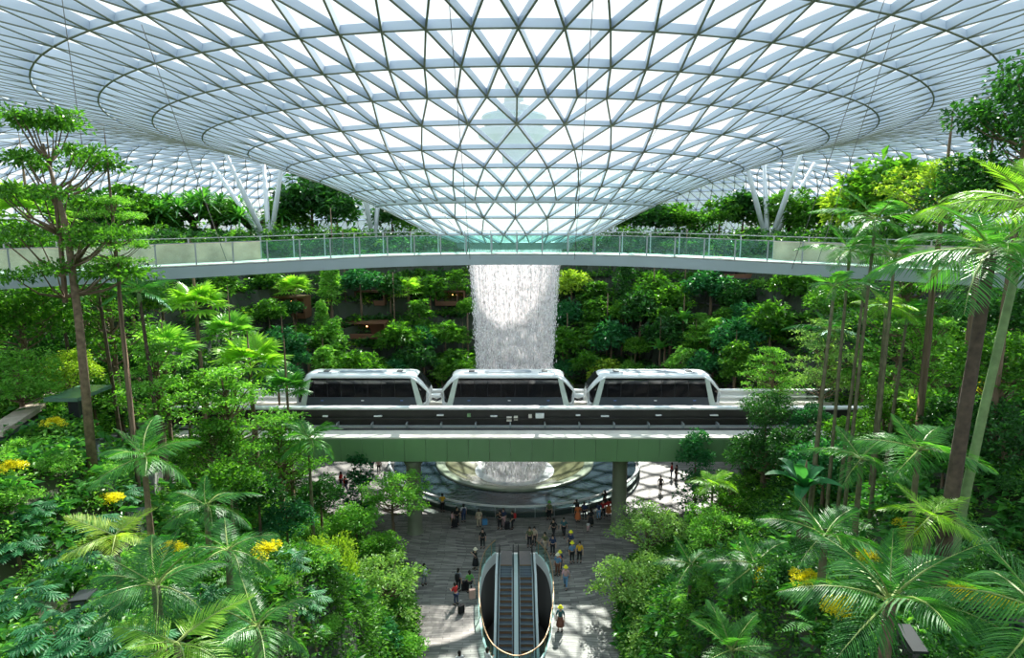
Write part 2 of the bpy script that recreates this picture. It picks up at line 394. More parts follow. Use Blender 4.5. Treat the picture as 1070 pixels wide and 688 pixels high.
def blades(edges, dep, wid, lip=0.05):
    V = []; F = []; I = []; n = 0
    for (a, b) in edges:
        pa, pb = NODES[a[0]][a[1]], NODES[b[0]][b[1]]; na, nb = NRM[a[0]][a[1]], NRM[b[0]][b[1]]
        dpa, dpb = dep(a[0]), dep(b[0]); t = (pb - pa).normalized(); s = t.cross((na + nb).normalized()).normalized() * wid / 2
        for (p, nn, dp) in ((pa, na, dpa), (pb, nb, dpb)):
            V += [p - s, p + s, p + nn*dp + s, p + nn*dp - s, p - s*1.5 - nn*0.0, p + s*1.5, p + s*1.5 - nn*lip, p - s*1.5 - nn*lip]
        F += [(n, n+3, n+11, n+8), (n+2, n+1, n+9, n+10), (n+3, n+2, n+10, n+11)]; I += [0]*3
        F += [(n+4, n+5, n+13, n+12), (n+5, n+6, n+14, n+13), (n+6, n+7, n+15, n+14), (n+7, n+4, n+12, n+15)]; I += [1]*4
        n += 16
    return V, F, I
dep = lambda i: 0.22 if i < 3 else (0.34 if i < 8 else 0.47)
ceiling = struct(thing('ceiling', 'funnel-shaped glass and steel lattice roof above the garden', 'roof'))
V, F, I = blades(edges_r, dep, 0.07); link('ring_blades', npmesh('ring_blades', V, F, [M_steel, M_edge_shade], I), ceiling)['kind'] = 'stuff'
V, F, I = blades(edges_d, dep, 0.07); link('diagonal_blades', npmesh('diagonal_blades', V, F, [M_steel, M_edge_shade], I), ceiling)['kind'] = 'stuff'
for low in (False, True):
    V = []; F = []
    for t3 in tris:
        if (max(i for i, k in t3) <= 5) != low: continue
        n = len(V)
        for (i, k) in t3: V.append(NODES[i][k] + NRM[i][k]*(dep(i)+0.03))
        F.append((n, n+1, n+2))
    link('glass_panels', npmesh('glass_panels', V, F, M_funnelglass if low else M_roofglass), ceiling)
mb = MB(); mb.lathe([(5.75, -2.0), (6.2, -2.0), (6.35, -1.3), (6.0, -1.25), (5.75, -2.0)], 78, (0, 69, EYE)); mb.build('oculus_ring', M_grey, ceiling)
mb = MB(); mb.lathe([(14.45, 2.2), (14.8, 2.32), (14.8, 2.75), (14.45, 2.7), (14.45, 2.2)], 104, (0, 69, EYE)); mb.build('gutter_ring', M_steel, ceiling)

# control tower and terminal seen through the glass
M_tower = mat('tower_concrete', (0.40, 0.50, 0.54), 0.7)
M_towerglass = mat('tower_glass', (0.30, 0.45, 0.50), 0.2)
tx = at(537, 130, 300)
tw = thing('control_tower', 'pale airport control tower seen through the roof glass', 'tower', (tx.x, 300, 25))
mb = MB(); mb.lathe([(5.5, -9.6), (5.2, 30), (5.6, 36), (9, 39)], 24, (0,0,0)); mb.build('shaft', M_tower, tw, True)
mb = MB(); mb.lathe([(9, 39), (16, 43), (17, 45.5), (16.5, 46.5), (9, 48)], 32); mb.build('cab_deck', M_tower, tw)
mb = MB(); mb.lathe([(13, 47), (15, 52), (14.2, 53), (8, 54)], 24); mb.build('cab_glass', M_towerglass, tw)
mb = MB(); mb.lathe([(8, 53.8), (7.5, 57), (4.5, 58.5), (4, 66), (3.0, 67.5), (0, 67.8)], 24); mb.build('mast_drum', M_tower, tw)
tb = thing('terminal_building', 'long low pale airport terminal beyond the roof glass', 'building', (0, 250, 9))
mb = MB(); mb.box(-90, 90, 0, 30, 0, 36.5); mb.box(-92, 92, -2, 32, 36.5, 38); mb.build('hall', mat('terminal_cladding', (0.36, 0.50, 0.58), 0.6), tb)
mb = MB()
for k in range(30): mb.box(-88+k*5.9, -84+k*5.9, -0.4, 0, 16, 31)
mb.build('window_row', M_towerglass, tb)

# slanting tube columns that carry the roof
def roofz(x, y): 
    r = math.hypot(x, y-69); return EYE + float(np.interp(r, [a[0] for a in RINGS], [a[1] for a in RINGS]))
M_tube = mat('column_white_steel', (0.62, 0.67, 0.70), 0.4)
for (px, py, Y, tops, lab) in [
    (281, 250, 104, [(237,180,-4),(222,187,4),(297,186,-3),(277,192,5)], 'cluster of slanting white steel tubes holding the roof, behind the left part of the footbridge'),
    (391, 250, 112, [(376,214,-4),(399,216,4)], 'small V of white steel tubes under the roof, just left of the funnel'),
    (803, 250, 104, [(836,177,-4),(850,186,4),(777,183,-3),(797,190,5)], 'cluster of slanting white steel tubes holding the roof, behind the right part of the footbridge')]:
    b = at(px, py, Y); b.z = th(b.x, b.y) - 0.2
    t = thing('tree_column', lab, 'column', b, 0, 'slanting roof columns')
    for (qx, qy, dy) in tops:
        q = at(qx, qy, Y+dy); q.z = roofz(q.x, q.y) + 0.1
        dirx = q - b; mb = MB(); mb.tube([Vector((0,0,0)), dirx*0.5, dirx], [0.34, 0.42, 0.26], 12); mb.build('strut', M_tube, t, True)
    mb = MB(); mb.lathe([(0, 0.9), (0.8, 0.9), (0.9, 0)], 16); mb.build('base', M_tube, t)

# ------------------------------------------------------------------ footbridge
def bp(x):
    ax = abs(x); xs = [0, 8, 16, 24, 32, 40]
    y = [40.8, 39.7, 36.2, 30.4, 22.5, 13.0]; z = [-1.6, -1.68, -1.95, -2.15, -2.3, -2.4]
    # smooth interpolation
    i = min(int(ax // 8), 4); t = (ax - xs[i]) / 8
    def cr_(a): 
        p0 = a[i-1] if i > 0 else a[1]; p1 = a[i]; p2 = a[i+1]; p3 = a[i+2] if i+2 < 6 else 2*a[i+1]-a[i]
        return 0.5*((2*p1)+(-p0+p2)*t+(2*p0-5*p1+4*p2-p3)*t*t+(-p0+3*p1-3*p2+p3)*t**3)
    return Vector((x, cr_(y), EYE + cr_(z)))
bpath = [bp(x) for x in np.arange(-37, 37.01, 1.0)]
fb = thing('footbridge', 'long curved pedestrian bridge with grey edge beam and glass rails under the roof', 'bridge')
BW = 3.2
mb = MB(); mb.sweep(bpath, [(0, -0.66), (0, -0.03), (0.25, 0.0), (BW-0.25, 0.0), (BW, -0.03), (BW, -0.66)]); mb.build('edge_beam', M_fascia, fb)
mb = MB(); mb.sweep(bpath, [(0.02, 0.0), (0.02, 0.06), (BW-0.02, 0.06), (BW-0.02, 0.0)]); mb.build('deck', M_deck, fb)
def gl(o): 
    return [(o, 0.06), (o+0.02, 0.06), (o+0.02, 1.2), (o, 1.2)]
mb = MB(); mb.sweep(bpath, gl(0.08)); mb.build('glass_rail', M_railglass, fb)
mb = MB(); mb.sweep(bpath, gl(BW-0.1)); mb.build('glass_rail', M_railglass, fb)
for o, zz in ((0.09, 1.22), (BW-0.09, 1.45)):
    mb = MB(); mb.sweep(bpath, [(o-0.035, zz), (o+0.035, zz), (o+0.035, zz+0.05), (o-0.035, zz+0.05)]); mb.build('handrail', M_grey, fb)
pm = MB().box(-0.02, 0.02, -0.04, 0.04, 0.0, 1.24).mesh('post', M_grey)
pm2 = MB().box(-0.02, 0.02, -0.04, 0.04, 0.0, 1.47).mesh('post', M_grey)
xx = -34.0
while xx <= 34.0:
    p = bp(xx); q = bp(xx+0.1) - bp(xx-0.1); a = math.atan2(q.y, q.x); n = Vector((-math.sin(a), math.cos(a), 0))
    link('post', pm, fb, p + n*0.09 + Vector((0,0,0.03)), (0, 0, a+PI/2)); link('post', pm2, fb, p + n*(BW-0.09) + Vector((0,0,0.03)), (0, 0, a+PI/2))
    xx += 1.62
# stone-clad planter parapet along the outer thirds of the far edge
M_parap = mat('beige_stone_parapet', (0.70, 0.55, 0.40), 0.7, noise=0.25, nscale=1.2)
for s in (-1, 1):
    seg = [bp(s*x) for x in (np.arange(14.6, 37, 1.0) if s > 0 else np.arange(36.6, 14.0, -1.0))]
    mb = MB(); mb.sweep(seg, [(BW-0.5, 0.05), (BW-0.2, 0.05), (BW-0.2, 1.16), (BW-0.5, 1.16)])
    mb.build('stone_parapet', M_parap, fb)

M_cable = mat('cable_steel', (0.14, 0.14, 0.13), 0.5)
# suspension cables
for (x0, side, qx, qy, rr_, lab) in [
    (-21.5, 0, 65, 0, 0, 'thin steel cable slanting down across the roof at the far left'),
    (-17.5, 1, 148, 28, 0, 'thin steel cable from the roof to the left part of the footbridge'),
    (-3.0, 0, 469, 0, 0, 'thin near-vertical cable just left of the funnel centre'),
    (-2.5, 1, 398, 150, 0, 'thin cable dropping to the far rail left of the waterfall'),
    (3.7, 0, 620, 0, 0, 'thin near-vertical cable just right of the funnel centre'),
    (4.2, 1, 690, 130, 0, 'thin cable dropping to the far rail right of the waterfall'),
    (18.0, 1, 935, 28, 0, 'thin steel cable from the roof to the right part of the footbridge'),
    (15.8, 0, 925, 0, 0, 'thin steel cable slanting down across the roof at the far right')]:
    p = bp(x0); 
    if side: p = p + Vector((0, BW-0.1, 0))
    # walk the view ray of the upper picture point until it meets the roof
    d = ray(qx, qy); t = 5.0
    while t < 120:
        q = Vector((CX, 0, EYE)) + d*t
        if q.z > roofz(q.x, q.y): break
        t += 0.25
    q.z = roofz(q.x, q.y) + 0.15
    p.z -= 0.3
    mb = MB(); mb.tube([Vector((0,0,0)), (q-p)*0.5, q-p], 0.018, 6); o = mb.build('suspension_cable', M_cable); o.location = p
    tag(o, lab, 'cable', 'cables from the roof')

# ------------------------------------------------------------------ pool, vortex bowl, waterfall
pool = thing('reflecting_pool', 'round dark reflecting pool around the foot of the waterfall', 'pool', (0, 69, 0))
def watermat():
    m = bpy.data.materials.new('pool_water'); m.use_nodes = True; nt = m.node_tree; b = nt.nodes['Principled BSDF']
    b.inputs['Base Color'].default_value = (0.03, 0.05, 0.065, 1); b.inputs['Roughness'].default_value = 0.10; b.inputs['Specular IOR Level'].default_value = 0.35
    n = nt.nodes.new('ShaderNodeTexNoise'); n.inputs['Scale'].default_value = 2.2; n.inputs['Detail'].default_value = 3
    bp_ = nt.nodes.new('ShaderNodeBump'); bp_.inputs['Strength'].default_value = 0.15; bp_.inputs['Distance'].default_value = 0.2
    g = nt.nodes.new('ShaderNodeNewGeometry'); nt.links.new(g.outputs['Position'], n.inputs['Vector'])
    nt.links.new(n.outputs['Fac'], bp_.inputs['Height']); nt.links.new(bp_.outputs[0], b.inputs['Normal'])
    return m
M_water = watermat()
mb = MB(); mb.lathe([(8.7, 0.36), (13.7, 0.36)], 96); mb.build('water_surface', M_water, pool)
mb = MB(); mb.lathe([(13.65, 0.0), (13.65, 0.48), (14.0, 0.48), (14.0, 0.0)], 96); mb.build('kerb', mat('pool_dark_stone', (0.06,0.06,0.06), 0.5), pool)
mb = MB(); mb.lathe([(14.08, 0.05), (14.1, 1.12)], 120); mb.build('glass_guard', M_railglass, pool)
mb = MB(); mb.lathe([(13.98, 1.1), (14.18, 1.1), (14.18, 1.24), (13.98, 1.24), (13.98, 1.1)], 120); mb.build('handrail', M_white, pool)
pm = MB().box(-0.03, 0.03, -0.02, 0.02, 0, 1.12).mesh('post', M_grey)
for k in range(48):
    a = 2*PI*k/48; link('post', pm, pool, (14.1*math.cos(a), 14.1*math.sin(a), 0), (0, 0, a))
bowl = thing('vortex_bowl', 'wide round pale green bowl catching the waterfall in the pool', 'basin', (0, 69, 0))
M_rim = mat('pale_green_acrylic', (0.30, 0.36, 0.27), 0.15, noise=0.12, nscale=0.8)
mb = MB(); mb.lathe([(8.95, 0.2), (8.98, 0.5), (8.8, 0.58), (8.0, 0.55), (7.9, 0.35)], 96); mb.build('rim', M_rim, bowl, True)
mb = MB(); mb.lathe([(7.9, 0.4), (7.0, 0.0), (5.6, -0.5), (4.2, -0.95), (3.2, -1.2)], 96); mb.build('inner_slope', mat('bowl_green_slope', (0.13, 0.14, 0.075), 0.2, noise=0.35, nscale=0.9), bowl, True)
def foammat():
    m = mat('white_foam', (0.5, 0.54, 0.54), 0.6, noise=0.2, nscale=3, bump=0.6); return m
mb = MB(); mb.lathe([(4.6, -0.84), (3.9, -0.86), (2.8, -1.0), (0, -1.05)], 64); mb.build('foam', foammat(), bowl, True)
mb = MB(); mb.lathe([(8.4, 0.0), (8.4, -1.6), (0, -1.6)], 48); mb.build('outer_shell', M_dark, bowl)

def fallmat(name, dens, seed, white):
    m = bpy.data.materials.new(name); m.use_nodes = True; nt = m.node_tree; nt.nodes.clear()
    out = nt.nodes.new('ShaderNodeOutputMaterial')
    tc_ = nt.nodes.new('ShaderNodeTexCoord')
    uv = nt.nodes.new('ShaderNodeAttribute'); uv.attribute_name = 'fallco'
    def noise(sc, scale, det=3.0):
        mp = nt.nodes.new('ShaderNodeMapping'); mp.inputs['Scale'].default_value = sc; mp.inputs['Location'].default_value = (seed, seed*2, 0)
        n = nt.nodes.new('ShaderNodeTexNoise'); n.inputs['Scale'].default_value = scale; n.inputs['Detail'].default_value = det; n.inputs['Roughness'].default_value = 0.65
        nt.links.new(uv.outputs['Vector'], mp.inputs['Vector']); nt.links.new(mp.outputs[0], n.inputs['Vector']); return n
    streak = noise((6.0, 0.10, 1), 1.0); drops = noise((3.2, 1.1, 1), 1.6, 2.0)
    ad = nt.nodes.new('ShaderNodeMath'); ad.operation = 'MULTIPLY_ADD'; ad.inputs[1].default_value = 0.55
    m0 = nt.nodes.new('ShaderNodeMath'); m0.operation = 'MULTIPLY'; m0.inputs[1].default_value = 0.5
    nt.links.new(drops.outputs['Fac'], m0.inputs[0]); nt.links.new(streak.outputs['Fac'], ad.inputs[0]); nt.links.new(m0.outputs[0], ad.inputs[2])
    r = nt.nodes.new('ShaderNodeMapRange'); r.inputs['From Min'].default_value = 0.43; r.inputs['From Max'].default_value = 0.60
    r.inputs['To Min'].default_value = dens[0]; r.inputs['To Max'].default_value = dens[1]
    nt.links.new(ad.outputs[0], r.inputs['Value'])
    d = nt.nodes.new('ShaderNodeBsdfDiffuse'); d.inputs[0].default_value = (*white, 1)
    t = nt.nodes.new('ShaderNodeBsdfTranslucent'); t.inputs[0].default_value = (*white, 1)
    mx = nt.nodes.new('ShaderNodeMixShader'); mx.inputs[0].default_value = 0.5
    nt.links.new(d.outputs[0], mx.inputs[1]); nt.links.new(t.outputs[0], mx.inputs[2])
    tp = nt.nodes.new('ShaderNodeBsdfTransparent')
    fin = nt.nodes.new('ShaderNodeMixShader'); nt.links.new(r.outputs[0], fin.inputs[0]); nt.links.new(tp.outputs[0], fin.inputs[1]); nt.links.new(mx.outputs[0], fin.inputs[2])
    nt.links.new(fin.outputs[0], out.inputs['Surface'])
    return m
def fall_r(z):           # curtain radius narrows as the water accelerates
    t = (25.0 - z) / 26.0; return 4.75 - 1.45 * (max(t, 0) ** 0.75)
fall = thing('waterfall', 'tall white rain curtain falling from the roof oculus behind the train', 'waterfall', (0, 69, 0))
def curtain(name, off, m, jag):
    K = 120; zs = np.linspace(24.9, -0.95, 40); V = []; F = []; co = []
    for i, z in enumerate(zs):
        for k in range(K+1):
            a = 2*PI*k/K; r = fall_r(z) + off + jag*math.sin(9*a+off*30)*0.5 + jag*0.5*math.sin(23*a)
            V.append((r*math.cos(a), r*math.sin(a), z)); co.append((a*4.2, z, 0))
    for i in range(len(zs)-1):
        for k in range(K): F.append((i*(K+1)+k, i*(K+1)+k+1, (i+1)*(K+1)+k+1, (i+1)*(K+1)+k))
    me = npmesh(name, V, F, m, smooth=True); at_ = me.attributes.new('fallco', 'FLOAT_VECTOR', 'POINT')
    at_.data.foreach_set('vector', np.array(co, dtype=np.float32).reshape(-1)); return link(name, me, fall)
curtain('water_curtain', 0.0, fallmat('falling_water', (0.10, 0.80), 1.7, (0.72, 0.68, 0.70)), 0.10)
curtain('spray_curtain', 0.35, fallmat('falling_spray', (0.0, 0.35), 8.3, (0.85, 0.84, 0.86)), 0.16)
# droplets: nobody could count them
nd = 16000; a = RNG.uniform(0, 2*PI, nd); z = RNG.uniform(-0.8, 24.8, nd)
r = np.array([fall_r(q) for q in z]) + RNG.normal(0.15, 0.22, nd); sz = RNG.uniform(0.022, 0.05, nd); ln = sz*RNG.uniform(1.5, 5, nd)
cx_, cy_ = r*np.cos(a), r*np.sin(a)
V = np.zeros((nd, 6, 3)); V[:, :, 0] = cx_[:, None]; V[:, :, 1] = cy_[:, None]; V[:, :, 2] = z[:, None]
V[:, 0, 2] += ln; V[:, 1, 2] -= ln; V[:, 2, 0] += sz; V[:, 3, 0] -= sz; V[:, 4, 1] += sz; V[:, 5, 1] -= sz
base = np.array([[0,2,4],[0,4,3],[0,3,5],[0,5,2],[1,4,2],[1,3,4],[1,5,3],[1,2,5]])
F = (np.arange(nd)[:, None, None]*6 + base[None]).reshape(-1, 3)
o = link('droplets', npmesh('droplets', V.reshape(-1, 3), F, mat('water_drop_white', (0.88, 0.88, 0.90), 0.2)), fall); o['kind'] = 'stuff'

# ------------------------------------------------------------------ train viaduct
via = thing('train_viaduct', 'straight train viaduct with green panelled girder crossing in front of the waterfall', 'bridge')
X0, X1 = -40.0, 46.0
mb = MB(); mb.box(X0, X1, 51.3, 64.0, 7.7, 9.0); mb.box(X0, X1, 51.1, 64.2, 8.98, 9.12); mb.build('deck', M_deck, via)
mb = MB(); k = X0
while k < X1: mb.box(k+0.012, k+1.788, 51.06, 51.3, 7.0, 8.99); k += 1.8
mb.build('fascia_panels', M_green, via)
mb = MB(); mb.box(X0, X1, 51.3, 51.5, 6.9, 7.6); mb.box(X0, X1, 52.5, 54.0, 6.6, 7.6); mb.box(X0, X1, 61.5, 63.0, 6.6, 7.7); mb.build('girder', M_olive, via)
M_guide = mat('dark_guideway', (0.028, 0.026, 0.024), 0.55, noise=0.2, nscale=1.0)
mb = MB(); mb.box(X0, X1, 54.0, 54.3, 9.1, 10.75); mb.box(X0, X1, 53.72, 54.0, 9.9, 9.98); mb.build('guideway_wall', M_guide, via)
mb = MB(); mb.box(X0, X1, 53.85, 54.55, 10.75, 10.93); mb.build('coping', M_white, via)
mb = MB(); mb.box(X0, X1, 53.3, 53.5, 9.32, 9.44); mb.build('conductor_rail', M_grey, via)
mb = MB(); mb.box(X0, X1, 53.05, 53.12, 9.12, 9.30); mb.build('cable_duct', M_dark, via)
br = MB().box(-0.06, 0.06, 53.3, 54.0, 9.12, 9.62).mesh('bracket', M_grey)
for k in range(27): link('bracket', br, via, (X0+6+k*3.05, 0, 0))
for (px, py, w, h, m) in [(340,435,0.45,0.12,M_white),(395,435,0.7,0.10,M_white),(460,434,0.6,0.10,M_white),(490,434,0.3,0.3,M_green),(516,435,0.6,0.10,M_white),
        (532,438,0.45,0.42,M_deck),(539,437,0.35,0.36,M_deck),(554,435,0.28,0.3,M_deck),(564,435,0.75,0.5,M_white),(604,434,0.4,0.10,M_white),(632,435,0.7,0.10,M_white),(688,434,0.5,0.1,M_white),(746,434,0.7,0.1,M_white)]:
    q = at(px, py, 53.9); mb = MB(); mb.box(q.x-w/2, q.x+w/2, 53.78, 54.02, q.z-h/2, q.z+h/2); mb.build('junction_box', m, via)
mb = MB(); mb.box(X0, X1, 59.4, 59.8, 9.1, 9.35); mb.box(X0, X1, 61.0, 61.4, 9.1, 9.35); mb.build('running_beam', M_deck, via)
mb = MB(); mb.box(X0, X1, 63.7, 63.9, 9.1, 9.9); mb.box(X0, X1, 63.5, 64.1, 9.9, 10.02); mb.box(X0, X1, 62.9, 63.1, 9.4, 9.52); mb.box(X0, X1, 58.3, 58.5, 9.45, 9.58); mb.build('far_guideway_wall', M_white, via)
for (px, Y, lab) in [(648, 52.9, 'olive round column under the viaduct, beside the right trees'), (432, 52.3, 'olive round column under the viaduct, behind the left plaza tree')]:
    q = floor_at(px, 560); X = CX + (px-535)/FPX*(Y*math.cos(PITCH)+20*math.sin(PITCH))
    mb = MB(); mb.lathe([(0.75, 0), (0.66, 0.12), (0.64, 6.2), (0.95, 6.75), (0, 6.75)], 24); o = mb.build('viaduct_column', M_olive, None, True); o.location = (X, Y, 0)
    tag(o, lab, 'column', 'columns under the viaduct')

# the train: three identical cars
M_tglass = mat('train_dark_glass', (0.008, 0.009, 0.011), 0.06, spec=0.8)
M_tlow = mat('train_lower_panel', (0.05, 0.065, 0.08), 0.3)
M_body = mat('train_white_body', (0.80, 0.83, 0.84), 0.25)
M_pillar = mat('train_pale_green_pillar', (0.55, 0.64, 0.58), 0.3)
M_hatch = mat('train_grey_hatch', (0.30, 0.36, 0.42), 0.4)
def car_proto(loc, label):
    t = thing('train_car', label, 'train', loc, 0, 'cars of the airport train'); t.scale = (1.08, 1.08, 0.88)
    L = 6.0; W = 1.38; zb, zt = -0.3, 3.3
    # roof with rounded long edges, dipping to the noses
    mb = MB(); xs = [-5.98, -5.85, -5.45, -5.0, -4.75, -4.3, 4.3, 4.75, 5.0, 5.45, 5.85, 5.98]
    tops = [1.35, 1.75, 2.45, 3.05, 3.25, 3.33]; tops = tops + tops[::-1]
    wf = [0.62, 0.72, 0.85, 0.95, 0.98, 1.0]; wf = wf + wf[::-1]
    prof = []
    V = []; F = []; n = 13
    for i, x in enumerate(xs):
        W2 = W*wf[i]; zt_ = tops[i]
        th_ = 0.16
        ring = []
        for j in range(n):
            a = j/(n-1); y = (a*2-1)
            drop = 0.42*abs(y)**5
            ring.append((x, W2*math.copysign(min(1, abs(y)*1.0), y), zt_ - drop))
        for j in range(n): V.append(ring[j])
    for i in range(len(xs)-1):
        for j in range(n-1): F.append((i*n+j, (i+1)*n+j, (i+1)*n+j+1, i*n+j+1))
    me = npmesh('roof_shell', V, F, M_body, smooth=True); o = link('roof_shell', me, t)
    sm = o.modifiers.new('s', 'SOLIDIFY'); sm.thickness = 0.14
    # side walls
    for s in (-1, 1):
        poly = [(-4.95, 0.75), (4.95, 0.75), (4.5, 2.72), (-4.5, 2.72)]
        mb = MB(); mb.prism(poly, s*(W-0.06), s*(W-0.02)); sg_ = mb.build('side_glass', M_tglass, t)
        mb = MB(); mb.prism([(-4.95, zb), (4.95, zb), (4.78, 0.73), (-4.78, 0.73)], s*(W-0.08), s*W); lp_ = mb.build('lower_panel', M_tlow, t)
        for e in (-1, 1):
            # slanting pale pillar
            pts = [(e*4.42, 2.85), (e*4.8, 2.85), (e*5.5, zb+0.05), (e*4.98, zb+0.05)]
            if e < 0: pts = pts[::-1]
            mb = MB(); mb.prism(pts, s*(W-0.12), s*(W+0.02)); mb.build('pillar', M_pillar, t)
            # quarter window between pillar and nose
            pts = [(e*4.86, 2.5), (e*5.78, 1.4), (e*5.7, 0.1), (e*5.42, 0.1)]
            mb = MB(); mb.add([(p[0], s*(W-0.1 - (0.28 if abs(p[0]) > 5.5 else 0.06)), p[1]) for p in pts] + [(p[0], s*(W-0.14 - (0.28 if abs(p[0]) > 5.5 else 0.06)), p[1]) for p in pts],
                   [(0,1,2,3), (7,6,5,4), (0,4,5,1), (1,5,6,2), (2,6,7,3), (3,7,4,0)]); mb.build('quarter_window', M_tglass, t)
            # white edge of the nose
            mb = MB(); mb.tube([(e*4.4, s*(W-0.02), 3.0), (e*5.1, s*(W-0.08), 2.45), (e*5.85, s*(W-0.34), 1.42), (e*5.98, s*(W-0.36), 0.9), (e*5.75, s*(W-0.3), 0.05), (e*5.3, s*(W-0.15), -0.25)], [0.09,0.12,0.12,0.11,0.10,0.08], 8)
            mb.build('nose_frame', M_body, t, True)
        for k in range(7):
            x = -4.2 + k*1.2; mb = MB(); mb.box(x-0.018, x+0.018, s*(W-0.03)-0.012, s*(W-0.03)+0.022, 0.0, 2.8); mb.build('door_seam' if k in (2, 4) else 'window_mullion', M_black, sg_)
        for x in (-3.5, 0.1, 3.6):
            mb = MB(); mb.box(x-0.12, x+0.12, s*W-0.02, s*W+0.012, 0.32, 0.42); mb.build('side_light', M_white if abs(x) < 1 else mat('signal_blue', (0.1,0.2,0.5), 0.3), lp_)
    for e in (-1, 1):
        mb = MB(); mb.add([(e*4.95, -0.95, 2.98), (e*4.95, 0.95, 2.98), (e*5.9, 0.78, 1.5), (e*5.9, -0.78, 1.5), (e*4.85, -0.95, 2.92), (e*4.85, 0.95, 2.92), (e*5.8, 0.78, 1.44), (e*5.8, -0.78, 1.44)],
                    [(0,1,2,3), (7,6,5,4), (0,4,5,1), (1,5,6,2), (2,6,7,3), (3,7,4,0)])
        mb.v = [(p[0]+e*0.12, p[1], p[2]+0.12) for p in mb.v]; mb.build('windscreen', M_tglass, t)
        mb = MB(); mb.prism([(-0.95, zb), (0.95, zb), (1.0, 1.3), (-1.0, 1.3)], e*5.6, e*5.95, 'x'); mb.build('nose_panel', M_body, t)
        mb = MB(); mb.box(*sorted((e*3.55, e*3.05)), -0.45, 0.15, 3.30, 3.42); mb.build('roof_vent', M_dark, t)
        mb = MB(); mb.box(*sorted((e*3.95, e*2.75)), -0.85, -0.6, 3.28, 3.36); mb.build('roof_hatch', M_hatch, t)
    poly = [(-2.1, -0.5), (-1.9, -0.75), (1.9, -0.75), (2.1, -0.5), (2.1, -0.1), (1.9, 0.1), (-1.9, 0.1), (-2.1, -0.1)]
    mb = MB(); mb.prism(poly, 3.28, 3.40, 'z'); au_ = mb.build('air_unit', M_hatch, t)
    mb = MB(); mb.prism([(p[0]*1.07, -0.33+(p[1]+0.33)*1.25) for p in poly], 3.24, 3.35, 'z'); mb.build('air_unit_frame', M_body, au_)
    mb = MB(); mb.box(-5.2, 5.2, -W+0.12, W-0.12, -0.5, 0.1); mb.box(-4.6, 4.6, -0.1, 0.1, 0.1, 2.7); mb.build('floor_frame', M_black, t)
    for x in (-3.6, 3.6):
        for s in (-1, 1):
            mb = MB(); mb.tube([(x, s*0.85, -0.6), (x, s*1.15, -0.6)], 0.42, 14); mb.build('wheel', M_black, t)
    return t
def dup(root, loc, label):
    r = root.copy(); C.objects.link(r); r.location = loc; r['label'] = label
    for ch in list(root.children):
        c = ch.copy(); C.objects.link(c); c.parent = r
        for g in list(ch.children):
            d = g.copy(); C.objects.link(d); d.parent = c
    return r
def carx(px): return at(px, 405, 60.4).x
car = car_proto((carx(381), 60.4, 9.85), 'white train car with dark glass, left end tucked behind palm leaves')
dup(car, (carx(531), 60.4, 9.85), 'white train car with dark glass in front of the waterfall, middle of the three')
dup(car, (carx(680.5), 60.4, 9.85), 'white train car with dark glass at the right end of the train')
for px, lab in ((456, 'short coupling between the left and middle train cars'), (604.5, 'short coupling between the middle and right train cars')):
    t = thing('train_coupling', lab, 'coupling', (carx(px), 60.4, 10.1), 0, 'couplings of the train')
    mb = MB(); mb.box(-0.5, 0.5, -0.35, 0.35, 0.1, 0.32); mb.build('drawbar', M_white, t)
    mb = MB(); mb.tube([(-0.45, 0.2, -0.1), (0, 0.25, -0.3), (0.45, 0.2, -0.1)], 0.06, 8); mb.tube([(-0.45, -0.2, -0.1), (0, -0.25, -0.3), (0.45, -0.2, -0.1)], 0.06, 8); mb.build('cable_loop', M_black, t)

# ------------------------------------------------------------------ escalators and their well
M_bronze = mat('bronze_handrail', (0.38, 0.24, 0.13), 0.45, 0.4)
M_wellwhite = mat('well_white_lining', (0.72, 0.80, 0.78), 0.3)
M_welldark = mat('well_dark_wall', (0.025, 0.022, 0.02), 0.7)
wp = [(x, y, 0.0) for (x, y) in well_s]
wl = thing('escalator_well', 'oval floor opening with white lining and glass guard around the escalators', 'floor opening', (0, 42, 0))
def wloc(P, dz=0): return [(p[0], p[1]-42, dz) for p in P]
mb = MB(); mb.sweep(wloc(wp), [(-0.0, -0.9), (0.14, -0.9), (0.14, 0.03), (-0.0, 0.03)]); mb.build('lining', M_wellwhite, wl)
mb = MB(); mb.sweep(wloc(wp), [(0.02, -6.0), (0.1, -6.0), (0.1, -0.9), (0.02, -0.9)]); mb.build('shaft', M_welldark, wl)
mb = MB(); mb.sweep(wloc(wp), [(0.06, 0.0), (0.085, 0.0), (0.085, 1.05), (0.06, 1.05)]); mb.build('glass_guard', M_railglass, wl)
mb = MB(); mb.sweep(wloc(wp), [(0.045, 1.05), (0.105, 1.05), (0.105, 1.11), (0.045, 1.11)]); mb.build('handrail', M_bronze, wl)
mb = MB(); mb.box(-3.2, 3.2, -7.2, 7.0, -6.1, -6.0); mb.build('lower_floor', mat('lower_floor_tile', (0.10, 0.09, 0.08), 0.5), wl)
for i in range(2, len(wp)-2, 5):
    p = wp[i]; mb = MB(); mb.box(-0.03, 0.03, -0.03, 0.03, 0, 1.06); mb.build('post', M_bronze, wl).location = (p[0]*1.03, p[1]-42, 0)
M_tread = mat('escalator_tread', (0.13, 0.16, 0.20), 0.4, 0.2)
M_riser = mat('escalator_riser', (0.30, 0.18, 0.10), 0.5, 0.1)
M_plate = mat('landing_plate', (0.46, 0.40, 0.40), 0.3, 0.5, noise=0.05)
def esc_line(y): return -max(0.0, (45.0 - y)) * math.tan(math.radians(30))
